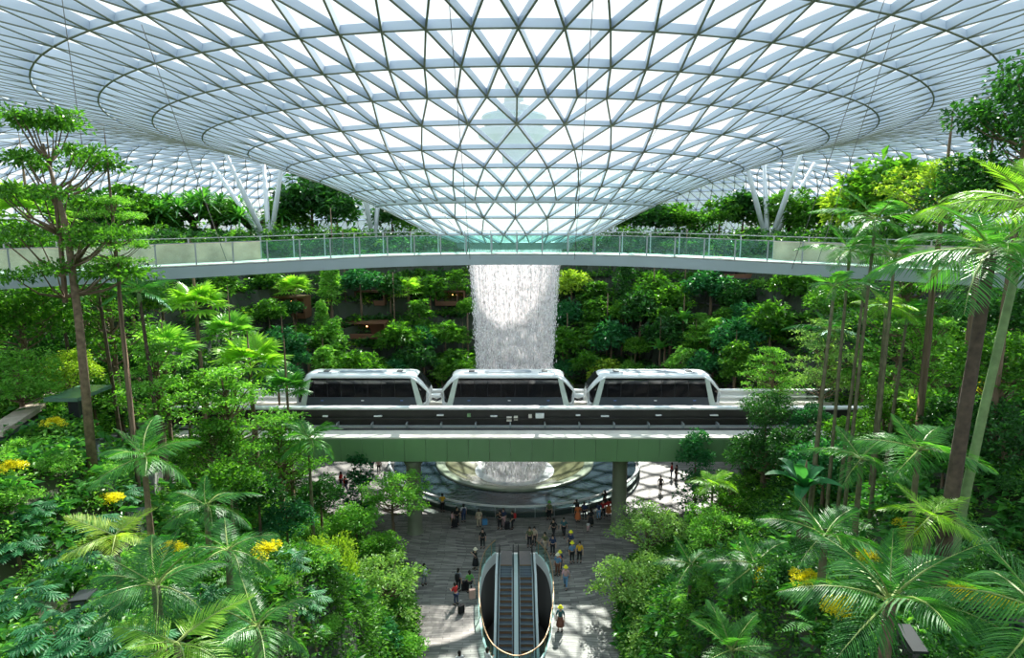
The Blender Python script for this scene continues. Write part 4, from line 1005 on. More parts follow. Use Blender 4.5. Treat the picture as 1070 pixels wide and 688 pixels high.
pal('small palm below the airy tree, right of the pale plaza trees', 722, 590, 28.0, 2.0, n=8, style='broad', tr=0.09, seed=12, m=L_palmdk, pitch=(-0.2, 0.8))
pal('upright spiky palm at the bottom edge right of the pale plaza trees', 765, 680, 18.5, 1.8, n=9, style='up', tr=0.09, seed=13, m=L_palm, pitch=(0.3, 1.2), shaft=False)
pal('feather palm with grey-green fronds on the right slope under the slender palms', 900, 480, 21.0, 2.0, n=9, style='arch', tr=0.10, seed=15, m=L_palm, pitch=(-0.1, 1.0), shaft=False)
pal('light palm at the right, left of the leaning trunk foot', 960, 470, 19.0, 1.9, n=9, style='broad', tr=0.10, seed=16, m=L_palm, pitch=(0.0, 0.9), shaft=False)
pal('small bright palm under the viaduct at the right', 745, 505, 44.0, 2.0, n=9, style='small', tr=0.10, seed=18, m=L_palmlt, pitch=(0.1, 1.0))
# left side palms
pal('feather palm with a yellow-green young frond beside the grey parapet at the left', 150, 478, 22.0, 2.0, n=10, style='arch', tr=0.11, seed=21, m=L_palm, pitch=(-0.1, 1.2), bark=M_bark)
pal('large dark feather palm at the lower left with broad hanging fronds', 163, 612, 13.5, 1.75, n=11, style='arch', tr=0.12, seed=22, m=L_palmdk, pitch=(-0.1, 1.1), shaft=False)
pal('yellow-green feather palm behind the large dark lower-left palm', 120, 560, 17.0, 1.6, n=6, style='broad', tr=0.09, seed=23, m=L_yel, pitch=(0.1, 0.7), shaft=False)
pal('dark feather palm between the large lower-left palm and the yellow-green tree', 238, 575, 17.5, 1.75, n=10, style='arch', tr=0.11, seed=24, m=L_palmdk, pitch=(-0.1, 0.9), shaft=False)
pal('feather palm at the bottom edge left of the yellow-green tree', 268, 655, 14.8, 1.7, n=10, style='arch', tr=0.12, seed=25, m=L_palm, pitch=(0.0, 1.1), shaft=False)
pal('bright yellow-green palm at the bottom edge in the lower left', 185, 672, 12.5, 1.7, n=7, style='broad', tr=0.09, seed=26, m=L_palmlt, pitch=(-0.1, 0.7), shaft=False)
pal('dark feather palm below the layered trees on the left slope', 215, 528, 21.5, 1.8, n=9, style='arch', tr=0.10, seed=27, m=L_palmdk, pitch=(0.0, 0.9), shaft=False)
pal('slender palm standing on the plaza edge under the left end of the girder', 322, 458, 41.0, 2.7, n=10, style='small', tr=0.11, seed=28, m=L_palm, pitch=(-0.2, 1.1))
for i, (px, py, Y, L, lab) in enumerate([(145, 305, 33, 2.2, 'thin-trunked palm left of the fan palms, under the footbridge'), (102, 300, 35, 2.3, 'thin dark-trunked palm between the tall tree and the left footbridge end'), (60, 300, 37, 2.4, 'thin palm just left of the tall bare trunk'), (40, 262, 40, 2.6, 'tall palm at the left edge showing crown above the rail')]):
    pal(lab, px, py, Y, L, n=8, style='small', tr=0.10, bark=M_bark2, seed=30+i, m=L_palm, name='slender_palm', lean=(0.5, 0), pitch=(0.0, 1.1))
ros('fan_palm', 'bright fan palm with a stout trunk high on the left slope', 'palm', 'fan', L_palmlt, 205, 322, 52, 3.2, seed=1)
ros('fan_palm', 'spreading fan palm below the stout-trunked one on the left slope', 'palm', 'fan', L_light, 170, 372, 46, 3.4, seed=2)
ros('fan_palm', 'wide fan palm to the left of the first train car', 'palm', 'fan', L_palmlt, 262, 385, 49, 3.8, seed=3)
ros('fan_palm', 'fan palm just above the wide one left of the train', 'palm', 'fan', L_light, 240, 352, 56, 3.2, seed=4)
ros('fan_palm', 'fan palm with silvery leaves touching the left end of the train', 'palm', 'fan', L_palm, 300, 408, 46, 2.2, seed=5)
ros('fan_palm', 'fan palm behind the left end of the footbridge', 'palm', 'fan', L_palmlt, 28, 228, 42, 3.4, seed=6)
ros('banana_plant', 'banana-like plant with broad arching leaves right of the train', 'plant', 'banana', L_palm, 810, 352, 78, 4.0, seed=1)
ros('banana_plant', 'broad-leaved plant high on the terraces right of the waterfall', 'plant', 'banana', L_palm, 714, 335, 86, 3.2, seed=2)
ros('banana_plant', 'upright broad-leaved plant above the right end of the viaduct', 'plant', 'banana', L_palmlt, 955, 425, 36, 2.0, seed=3)
ros('banana_plant', 'glossy broad-leaved plant between the palms on the right slope', 'plant', 'banana', L_blue, 840, 510, 26, 2.3, seed=4)
ros('banana_plant', 'lush broad-leaved plant on the terraces just right of the train end', 'plant', 'banana', L_palm, 690, 365, 84, 2.8, seed=5)

# ------------------------------------------------------------------ foreground shrubs, each its own
ORD = ['', 'second', 'third', 'fourth', 'fifth', 'sixth', 'seventh', 'eighth', 'ninth', 'tenth', 'eleventh', 'twelfth', 'thirteenth', 'fourteenth', 'fifteenth', 'sixteenth', 'seventeenth', 'eighteenth', 'nineteenth', 'twentieth', 'twenty-first', 'twenty-second', 'twenty-third', 'twenty-fourth', 'twenty-fifth', 'twenty-sixth']
PH_ = [(28, 640), (75, 600), (120, 640), (60, 675), (20, 590), (100, 560), (130, 530), (210, 640), (230, 680), (35, 550), (145, 690), (95, 685), (320, 640), (300, 600), (275, 560)]
def ground_hit(px, py, lift=0.6):
    d = ray(px, py); o = Vector((CX, 0, EYE)); t = 6.0
    while t < 170:
        q = o + d*t; xa, ya = np.array([q.x]), np.array([q.y]); dd__ = float(d_out(xa, ya)[0])
        if q.z < (float(terrain(xa, ya)[0]) if dd__ > 0 else 0.0) + lift: return q
        t += 0.25
    return None
LANDM = [('philodendron', 'split-leaved philodendron', 'philo', L_blue, 'plant', PH_, 0.95),
         ('croton_shrub', 'yellow croton shrub', 'bush', L_gold, 'shrub', [(118, 537), (182, 592), (280, 592), (845, 625), (800, 628), (945, 572), (1000, 640), (1040, 650), (878, 660), (905, 600), (15, 505), (60, 455)], 0.6),
         ('fern_clump', 'green fern clump', 'fern', L_palm, 'fern', [(30, 560), (90, 520), (195, 560), (250, 620), (330, 680), (800, 660), (850, 680), (900, 560), (980, 600), (1050, 560), (985, 500), (1030, 520), (770, 620), (880, 540), (940, 500), (300, 530)], 0.95),
         ('light_shrub', 'light green leafy shrub', 'bush', L_light, 'shrub', [(20, 470), (60, 490), (50, 430), (95, 440), (15, 525), (110, 500), (180, 520), (310, 560), (290, 620), (325, 590), (200, 450), (340, 660), (725, 640), (740, 615)], 1.15),
         ('dark_shrub', 'dark glossy shrub', 'bush', L_dark, 'shrub', [(780, 560), (820, 610), (760, 590), (840, 580), (1000, 560), (1060, 520), (1020, 450), (990, 430), (740, 660), (900, 690), (820, 540), (880, 590), (1045, 600), (700, 540), (960, 690)], 1.2)]
def side_of(px): return 'left' if px < 535 else 'right'
for (nm, txt, kind, m, cat, pts, R) in LANDM:
    for s in ('left', 'right'):
        sub = sorted([p for p in pts if side_of(p[0]) == s], key=lambda p: p[0])
        for i, (px, py) in enumerate(sub):
            q = ground_hit(px, py, R*0.5)
            if q is None: continue
            if s == 'left': where = ('leftmost' if i == 0 else ORD[i] + ' from the left edge') + ' on the lower left slope'
            else:
                j = len(sub)-1-i; where = ('rightmost' if j == 0 else ORD[j] + ' from the right edge') + ' on the lower right slope'
            lab = txt + ', ' + where; X, Y = q.x, q.y; R_ = R*RND.uniform(0.85, 1.15)
            gz = th(X, Y) if d_out(np.array([X]), np.array([Y]))[0] > 0 else 0.0
            if kind == 'bush': tree(nm, lab, cat, 'bush', m, X, Y, gz + (0.75 if nm == 'croton_shrub' else 0.35), R_, detail=3 if R > 1 else 2, seed=i)
            else: rosette(nm, lab, cat, kind, m, X, Y, gz + 0.6, R_, seed=i)

# ------------------------------------------------------------------ trees on the terraces behind the waterfall and above, in rows one can count
NICHES = [(470, 312), (386, 314), (366, 346), (394, 346)]
def row(nm, base, cat, specs, where, ordfrom, kinds):
    """specs: list of (px, py, Y, R); ordered outwards from a landmark"""
    specs = [s_ for s_ in specs if not any(abs(s_[0]-nx_) < 17 and -14 < s_[1]-ny_ < 26 for nx_, ny_ in NICHES)] if 'terrace' in nm else specs
    for i, (px, py, Y, R, kd) in enumerate(specs):
        kind, m, adj, noun = kinds[kd]
        lab = '%s %s, %s %s' % (adj, noun, ('nearest' if i == 0 else ORD[i]), where)
        q = at(px, py, Y)
        if kind in ('fan', 'spiky'):
            rosette('fan_palm' if kind == 'fan' else 'dragon_tree', lab, 'palm' if kind == 'fan' else 'tree', kind, m, q.x, q.y, q.z, R, seed=i, heads=1 if kind == 'fan' else 5)
        else: tree(nm, lab, cat, kind, m, q.x, q.y, q.z, R, tall=RND.uniform(0.8, 1.1), detail=1 if Y > 70 else 2, seed=RND.randint(0, 2), bark=M_bark)
KD = {'r': ('round', L_mid, 'bushy mid green', 'tree'), 'd': ('round', L_dark, 'bushy dark green', 'tree'), 'l': ('tier', L_light, 'layered light green', 'tree'), 't': ('tier', L_mid, 'layered mid green', 'tree'),
      'c': ('column', L_light, 'narrow columnar bright', 'tree'), 'b': ('round', L_blue, 'rounded blue-green', 'tree'), 'y': ('round', L_yel, 'rounded yellow-green', 'tree'), 'f': ('fan', L_palmlt, 'bright', 'fan palm'), 's': ('spiky', L_palm, 'spiky-headed', 'dragon tree'), 'k': ('column', L_dark, 'narrow dark columnar', 'tree'), 'a': ('airy', L_mid, 'airy', 'tree')}
def auto(pxs, py, Y, R, codes, jy=5, curve=True):
    out = []
    for i, px in enumerate(pxs):
        X = (px-537)/FPX; Yc = Y
        if curve:      # rows follow the round terraces
            rr_ = Y - 69
            for _ in range(6): xw = X*(Yc*0.99+0.5); Yc = 69 + math.sqrt(max(rr_*rr_ - xw*xw, 9))
        out.append((px + RND.uniform(-5, 5), py + RND.uniform(-jy, jy)*1.8, Yc, R*RND.uniform(0.75, 1.65), codes[i % len(codes)]))
    return out
# lowest row just over the train roofs, then upwards
row('terrace_tree', '', 'tree', auto([480, 458, 436, 412, 388, 362, 336, 312], 383, 92.5, 2.2, 'rldbtrlb'), 'left of the waterfall, lowest terrace row', 0, KD)
row('terrace_tree', '', 'tree', auto([590, 612, 636, 660, 686, 712, 738, 764, 786], 383, 92.5, 2.2, 'bryrdlbtr'), 'right of the waterfall, lowest terrace row', 0, KD)
row('terrace_tree', '', 'tree', auto([484, 462, 440, 418, 394, 372, 348, 322, 296], 356, 95.5, 2.4, 'trbrltcrb'), 'left of the waterfall, second terrace row up', 0, KD)
row('terrace_tree', '', 'tree', auto([592, 616, 642, 668, 694, 722, 748, 772], 356, 95.5, 2.4, 'rtbrdtlb'), 'right of the waterfall, second terrace row up', 0, KD)
row('terrace_tree', '', 'tree', auto([486, 460, 434, 408, 380, 352, 340, 310, 284], 330, 99.0, 2.4, 'rdtrbtcdr'), 'left of the waterfall, third terrace row up', 0, KD)
row('terrace_tree', '', 'tree', auto([594, 620, 646, 672, 700, 728, 754, 780, 806], 330, 99.0, 2.5, 'btrdtltbr'), 'right of the waterfall, third terrace row up', 0, KD)
row('terrace_tree', '', 'tree', auto([482, 452, 424, 404, 372, 344, 304, 272], 303, 103.0, 2.5, 'trfdbcfr'), 'left of the waterfall, row just below the footbridge', 0, KD)
row('terrace_tree', '', 'tree', auto([600, 628, 656, 684, 712, 742, 772, 800, 832], 303, 103.0, 2.6, 'ytkrtbdlr'), 'right of the waterfall, row just below the footbridge', 0, KD)
# upper garden behind the footbridge
row('garden_tree', '', 'tree', [(428, 232, 116, 3.9, 'r'), (410, 228, 117, 4.5, 'd'), (352, 222, 113, 5.4, 'd'), (325, 212, 114, 6.3, 'd'), (303, 232, 113, 4.5, 'r'), (285, 234, 110, 3.6, 'c'), (262, 224, 110, 5.4, 's'), (240, 228, 108, 4.5, 'r'), (222, 208, 108, 5.7, 's'), (200, 210, 108, 5.7, 's'), (178, 218, 106, 5.7, 's'), (160, 232, 104, 5.1, 'r'), (132, 222, 100, 6.0, 't'), (100, 232, 92, 6.0, 'd')], 'left of the glass funnel, behind the footbridge rail', 0, KD)
row('garden_tree', '', 'tree', [(644, 234, 116, 3.9, 'r'), (662, 228, 117, 4.5, 'd'), (686, 230, 113, 4.5, 'd'), (708, 232, 112, 4.2, 'r'), (730, 232, 113, 3.6, 's'), (752, 228, 110, 4.8, 'a'), (776, 222, 110, 5.1, 'd'), (800, 232, 108, 3.6, 'r'), (826, 218, 106, 5.4, 'a'), (846, 232, 104, 4.2, 'r'), (872, 226, 98, 5.4, 'a'), (900, 218, 90, 5.7, 'y'), (925, 208, 84, 6.6, 'r'), (955, 228, 76, 6.0, 't')], 'right of the glass funnel, behind the footbridge rail', 0, KD)
# side slopes between the named trees
row('slope_tree', '', 'tree', [(218, 300, 74, 3.2, 'r'), (190, 296, 70, 3.2, 'd'), (170, 318, 62, 3.0, 'r'), (136, 306, 58, 3.2, 'd'), (84, 302, 54, 3.6, 'r'), (40, 316, 50, 3.6, 'd')], 'from the left cafe doorway, just under the left footbridge', 0, KD)
row('slope_tree', '', 'tree', [(290, 396, 58, 2.6, 'b'), (215, 398, 54, 2.8, 'd'), (196, 416, 46, 2.4, 'r'), (140, 425, 40, 2.2, 'd'), (120, 385, 44, 2.8, 'd'), (98, 416, 38, 2.2, 'r'), (45, 372, 40, 2.6, 'd')], 'leftward from the left end of the train', 0, KD)
row('slope_tree', '', 'tree', [(845, 330, 80, 3.4, 'l'), (870, 322, 70, 3.6, 'r'), (900, 345, 62, 3.4, 'd'), (905, 385, 58, 3.2, 'l'), (985, 345, 50, 3.4, 'd'), (1010, 375, 46, 3.0, 'r'), (1052, 330, 42, 3.6, 'd')], 'rightward from the right train end, behind slender palms', 0, KD)
row('slope_tree', '', 'tree', [(838, 470, 42, 2.4, 'd'), (862, 490, 38, 2.4, 'b'), (890, 455, 40, 2.0, 'r'), (925, 480, 36, 2.0, 'd'), (980, 440, 34, 2.0, 'r'), (1010, 445, 30, 2.0, 'd')], 'rightward from the girder end, below the slender palms', 0, KD)
row('slope_tree', '', 'tree', [(300, 545, 37, 1.8, 'b'), (270, 520, 36, 1.8, 'd'), (335, 520, 44, 1.8, 'd'), (240, 505, 33, 1.8, 'r'), (315, 510, 46, 1.6, 'k')], 'from the tall yellow-green tree, under the left girder', 0, KD)

# thin climbing poles on the terraces
for i, px in enumerate([486, 405, 352, 340, 640, 724, 596, 690]):
    q = at(px, 330, 90); g = th(q.x, 94); mb = MB(); mb.tube([(0,0,0), (0.05,0,5), (0,0,11)], [0.12, 0.1, 0.07], 7)
    o = mb.build('bare_trunk', M_bark, None, True); zz = th(q.x, 95); o.location = (q.x, 95, zz - 0.2)
    tag(o, 'thin bare brown trunk on the terraces, %s' % ('%s from the waterfall on the %s' % (('nearest','second','third','fourth')[{486:0,405:1,352:2,340:3,596:0,640:1,690:2,724:3}[px]], 'left' if px < 537 else 'right')), 'tree')

# ------------------------------------------------------------------ undergrowth (uncountable)
def undergrowth(name, label, xr, yr, dens, m, lf, hgt, seed, pred):
    rng = np.random.default_rng(seed); n = int((xr[1]-xr[0])*(yr[1]-yr[0])*dens)
    X = rng.uniform(*xr, n); Y = rng.uniform(*yr, n); d = d_out(X, Y); Z = terrain(X, Y)
    px, py, dep_ = proj(X, Y, Z + 0.5); ok = (d > 0.1) & (px > -60) & (px < 1130) & (py < 760) & (py > 120) & pred(X, Y, d, Z) & np.isfinite(dep_)
    X, Y, Z, dep_ = X[ok], Y[ok], Z[ok], dep_[ok]
    k = 26; C0 = np.stack([X, Y, Z + rng.uniform(-0.1, hgt*0.5, len(X))], 1); Rr = rng.uniform(0.35, 0.75, len(X))*(0.6+dep_*0.012)
    dirs = rdir(len(X)*k, rng, -0.1, 1.0); P = np.repeat(C0, k, 0) + dirs*np.repeat(Rr, k)[:, None]*rng.uniform(0.3, 1.0, len(dirs))[:, None]*np.array([1, 1, 0.8])
    D = dirs*np.array([1, 1, 0.4]) + rdir(len(dirs), rng, -0.6, 0.3)*0.7
    L = np.repeat(np.clip(lf*(0.45 + dep_*0.018), lf*0.6, lf*2.2), k)*rng.uniform(0.7, 1.35, len(dirs))
    V, F = leaf_arrays(P, D, ups(len(dirs), rng, 0.5), L, L*0.5)
    o = link(name, npmesh(name, V, F, m)); tag(o, label, 'plants', None, 'stuff'); return o
anyp = lambda X, Y, d, Z: np.ones(len(X), bool)
undergrowth('undergrowth', 'mixed mid green ground plants covering the left slope', (-50, -6), (8, 62), 3.4, L_mid, 0.22, 0.9, 1, anyp)
undergrowth('undergrowth', 'light green ground plants scattered on the left slope', (-50, -6), (8, 62), 3.4, L_light, 0.20, 1.2, 2, lambda X, Y, d, Z: np.sin(X*0.35+1)*np.sin(Y*0.3) > -0.35)
undergrowth('undergrowth', 'dark ground plants covering the right slope', (6, 52), (8, 62), 4.0, L_dark, 0.22, 0.9, 3, anyp)
undergrowth('undergrowth', 'mid green ground plants scattered on the right slope', (6, 52), (8, 62), 2.6, L_mid, 0.22, 1.2, 4, anyp)
edge_ = lambda X, Y, d, Z: (d < 3.2) & (Y < 48)
undergrowth('undergrowth', 'leafy plants hanging over the steep inner edge of the left slope', (-14, -6), (10, 48), 16, L_mid, 0.20, 1.0, 21, edge_)
undergrowth('undergrowth', 'leafy plants hanging over the steep inner edge of the right slope', (6, 14), (10, 48), 16, L_mid, 0.20, 1.0, 22, edge_)
undergrowth('undergrowth', 'broad-leaved low plants among the left slope palms', (-32, -6), (8, 40), 0.9, L_palm, 0.50, 1.0, 23, anyp)
undergrowth('undergrowth', 'broad-leaved low plants among the right slope palms', (6, 34), (8, 40), 1.5, L_palm, 0.50, 1.0, 24, anyp)
undergrowth('undergrowth', 'light green low plants scattered on the right slope', (6, 50), (8, 60), 1.2, L_light, 0.20, 1.2, 25, lambda X, Y, d, Z: np.sin(X*0.4+1)*np.sin(Y*0.35) > -0.2)
undergrowth('undergrowth', 'dark climbing plants covering the terraces behind the waterfall', (-62, 62), (62, 118), 0.75, L_dark, 0.26, 1.6, 5, lambda X, Y, d, Z: np.sin(X*0.3)*np.sin(Y*0.5+X*0.1) > -0.55)
undergrowth('undergrowth', 'mid green plants spilling over the terraces behind the waterfall', (-62, 62), (62, 122), 0.62, L_mid, 0.27, 2.0, 6, lambda X, Y, d, Z: np.sin(X*0.23+2)*np.sin(Y*0.4) > -0.3)
undergrowth('undergrowth', 'yellow-green plants dotted along the terraces', (-62, 62), (62, 118), 0.14, L_yel, 0.24, 1.0, 7, lambda X, Y, d, Z: np.sin(X*0.5+2)*np.sin(Y*0.7) > 0.1)

undergrowth('undergrowth', 'hedge-like dark planting behind the footbridge in the upper garden', (-75, 75), (60, 125), 0.26, L_dark, 0.26, 5.0, 8, lambda X, Y, d, Z: (Z > 22.3))
undergrowth('undergrowth', 'light green plants among the hedges of the upper garden', (-75, 75), (60, 125), 0.07, L_mid, 0.26, 6.5, 9, lambda X, Y, d, Z: (Z > 22.3))
# concrete terrace walls behind the waterfall and cafe niches with warm lights
M_terr = mat('dark_concrete_band', (0.10, 0.095, 0.105), 0.8, noise=0.3, nscale=0.5)
for k, a0 in enumerate(range(1, 8)):
    r0 = 26 + a0*3.1/1.4 - 0.3; zt_ = a0*3.1 + 0.3
    mb = MB(); mb.lathe([(r0-0.3, zt_-2.2), (r0-0.3, zt_), (r0+0.1, zt_), (r0+0.1, zt_-2.2), (r0-0.3, zt_-2.2)], 60, (0, 69, 0), -0.15, PI+0.15)
    struct(mb.build('wall_back', M_terr))
M_warm = mat('warm_lamp', (1, 0.5, 0.2), 0.5, emit=(1.0, 0.42, 0.15, 9.0)); M_wood = mat('cafe_wood', (0.16, 0.07, 0.035), 0.6)
for (px, py, Y, w, h, lab) in [(470, 312, 99, 4.4, 2.0, 'lit cafe opening in the terraces nearest the waterfall'), (386, 312, 99.5, 4.2, 1.8, 'dark cafe opening with two orange lamps on the terraces'), (380, 346, 94.5, 6.0, 2.0, 'long dark red-lit opening low on the left terraces'), (300, 322, 93, 4.5, 2.6, 'dark doorway opening far left on the terraces'), (775, 284, 102, 6.5, 1.8, 'black opening just under the right part of the footbridge')]:
    q = ground_hit(px, py, 0.2); q.y -= 1.6; q.x = CX + (q.x-CX)*(q.y/(q.y+1.6)); q.z = at(px, py, q.y).z; t = thing('cafe_niche', lab, 'opening', (q.x, q.y, q.z - h/2), 0)
    mb = MB(); mb.box(-w/2, w/2, 2.6, 2.8, 0, h); mb.box(-w/2, w/2, 0, 2.8, -0.2, 0); mb.box(-w/2-0.2, -w/2, 0, 2.8, -0.2, h+0.2); mb.box(w/2, w/2+0.2, 0, 2.8, -0.2, h+0.2); mb.box(-w/2, w/2, 0, 2.8, h, h+0.25); mb.build('surround', M_stone if px > 500 else M_wood, t)
    mb = MB(); mb.box(-w/2, w/2, 0.05, 0.1, 0, 0.55); mb.build('counter', M_wood, t)
    if px < 500:
        for j in range(4 if px == 470 else 2):
            mb = MB(); mb.lathe([(0, -0.12), (0.12, 0), (0, 0.12)], 10); o = mb.build('lamp', M_warm, t, True); o.location = (-w/4 + j*w/(6 if px == 470 else 3.5), 1.2, h-0.5)

# left walkway: grey parapets, green canopy roof
M_par = mat('charcoal_parapet', (0.075, 0.09, 0.11), 0.5); M_canopy = mat('green_glass_canopy', (0.10, 0.20, 0.14), 0.2)
def parapet(pts, Y0, label, h=1.0, m=M_par, w=0.35):
    P = [at(px, py, y) if y else ground_hit(px, py, h + 0.25) for (px, py, y) in pts]; t = thing('walkway_parapet', label, 'wall', (P[0].x, P[0].y, 0))
    mb = MB(); mb.sweep([(p.x-P[0].x, p.y-P[0].y, p.z) for p in P], [(-w/2, -h), (-w/2, 0), (w/2, 0), (w/2, -h)]); mb.build('panel', m, t)
    mb = MB(); mb.sweep([(p.x-P[0].x, p.y-P[0].y, p.z) for p in P], [(-w*0.7, 0), (-w*0.7, 0.07), (w*0.7, 0.07), (w*0.7, 0)]); mb.build('capping', M_dark, t)
parapet([(-5, 462, 0), (22, 448, 0), (38, 436, 0)], 0, 'charcoal walkway rail at the left edge, lowest piece', 0.35)
parapet([(39, 430, 0), (50, 423, 0)], 0, 'charcoal walkway rail piece at the left, middle of three', 0.35)
parapet([(53, 414, 0), (64, 404, 0)], 0, 'charcoal walkway rail piece at the left, highest of three', 0.35)
parapet([(92, 462, 0), (120, 456, 0), (150, 442, 0)], 0, 'charcoal box parapet right of the tall slender trunk', 0.9, w=0.6)
parapet([(153, 492, 0), (178, 487, 0)], 0, 'grey concrete planter end behind the palm with the yellow-green frond', 1.3, mat('grey_concrete', (0.22, 0.22, 0.20), 0.8, noise=0.2), 0.5)
parapet([(139, 548, 0), (146, 532, 0)], 0, 'short grey rail glimpsed between the lower left palms', 0.3)
parapet([(81, 630, 0), (93, 618, 0)], 0, 'short grey rail glimpsed among philodendrons at the lower left', 0.3)
parapet([(1008, 612, 0), (1030, 640, 0), (1075, 652, 0)], 0, 'dark rail running under the palm at the lower right edge', 0.4)
parapet([(943, 655, 0), (962, 684, 0)], 0, 'grey wall piece beside the trunk of the large lower-right palm', 1.2, mat('dark_grey_concrete', (0.10, 0.10, 0.095), 0.8), 0.25)
q = at(78, 412, 30); t = thing('walkway_canopy', 'green-topped walkway canopy on a dark post beside the tall slender trunk', 'canopy', (q.x, q.y, th(q.x, q.y)))
mb = MB(); mb.box(-0.8, 0.8, -1.0, 1.6, q.z-t.location.z-0.12, q.z-t.location.z+0.06); mb.build('canopy_roof', M_canopy, t)
mb = MB(); mb.box(-0.25, 0.25, -0.2, 0.2, 0, q.z-t.location.z-0.1); mb.build('post', M_dark, t)
q = at(15, 440, 28); t = thing('walkway', 'pale curved walkway deck at the left edge among trees', 'walkway', (0, 0, 0))
mb = MB(); mb.sweep([tuple(at(-10, 452, 26)), tuple(at(15, 436, 28)), tuple(at(40, 420, 31)), tuple(at(60, 410, 34))], [(-0.45, -0.25), (-0.45, 0), (0.45, 0), (0.45, -0.25)]); mb.build('deck', mat('walkway_timber', (0.40, 0.34, 0.27), 0.7, noise=0.2), t)

# ------------------------------------------------------------------ people
SK = mat('skin', (0.55, 0.34, 0.24), 0.6); SK2 = mat('skin_brown', (0.32, 0.18, 0.11), 0.6)
def skinned(name, pts, edges, radii, m, sub=1):
    me = bpy.data.meshes.new('tmp'); me.from_pydata(pts, edges, []); ob = bpy.data.objects.new('tmp', me); C.objects.link(ob)
    md = ob.modifiers.new('k', 'SKIN'); md.use_smooth_shade = True
    sv = me.skin_vertices[0].data
    for i, r in enumerate(radii): sv[i].radius = (r, r) if not isinstance(r, tuple) else r; sv[i].use_root = (i == 0)
    s = ob.modifiers.new('s', 'SUBSURF'); s.levels = sub; s.render_levels = sub
    dg = bpy.context.evaluated_depsgraph_get(); out = bpy.data.meshes.new_from_object(ob.evaluated_get(dg)); out.name = name
    out.materials.clear(); out.materials.append(m); bpy.data.objects.remove(ob); return out
POSES = {
 'stand':  dict(hl=(-.11,.0), hr=(.11,.0), kl=(-.11,.02), kr=(.11,.0), fl=(-.12,.0), fr=(.13,.03), el=(-.27,.02,1.10), er=(.27,.0,1.10), wl=(-.28,.10,.86), wr=(.28,.06,.86), lean=0.0),
 'walk':   dict(hl=(-.10,.0), hr=(.10,.0), kl=(-.10,.16), kr=(.10,-.06), fl=(-.10,.26), fr=(.10,-.30), el=(-.26,-.12,1.12), er=(.26,.08,1.10), wl=(-.27,-.14,.88), wr=(.27,.26,.94), lean=0.03),
 'photo':  dict(hl=(-.11,.0), hr=(.11,.0), kl=(-.12,.02), kr=(.11,.02), fl=(-.14,.0), fr=(.13,.02), el=(-.27,.18,1.24), er=(.27,.18,1.24), wl=(-.10,.34,1.48), wr=(.10,.34,1.48), lean=0.0),
 'rail':   dict(hl=(-.11,-.08), hr=(.11,-.08), kl=(-.11,.0), kr=(.11,-.02), fl=(-.12,-.04), fr=(.13,-.08), el=(-.28,.16,1.12), er=(.28,.16,1.12), wl=(-.18,.40,1.14), wr=(.18,.40,1.14), lean=0.10),
 'pull':   dict(hl=(-.11,.0), hr=(.11,.0), kl=(-.11,.06), kr=(.11,.0), fl=(-.11,.08), fr=(.12,-.10), el=(-.27,.06,1.10), er=(.29,-.12,1.10), wl=(-.26,.22,.95), wr=(.33,-.16,.86), lean=0.02)}
PM = {}
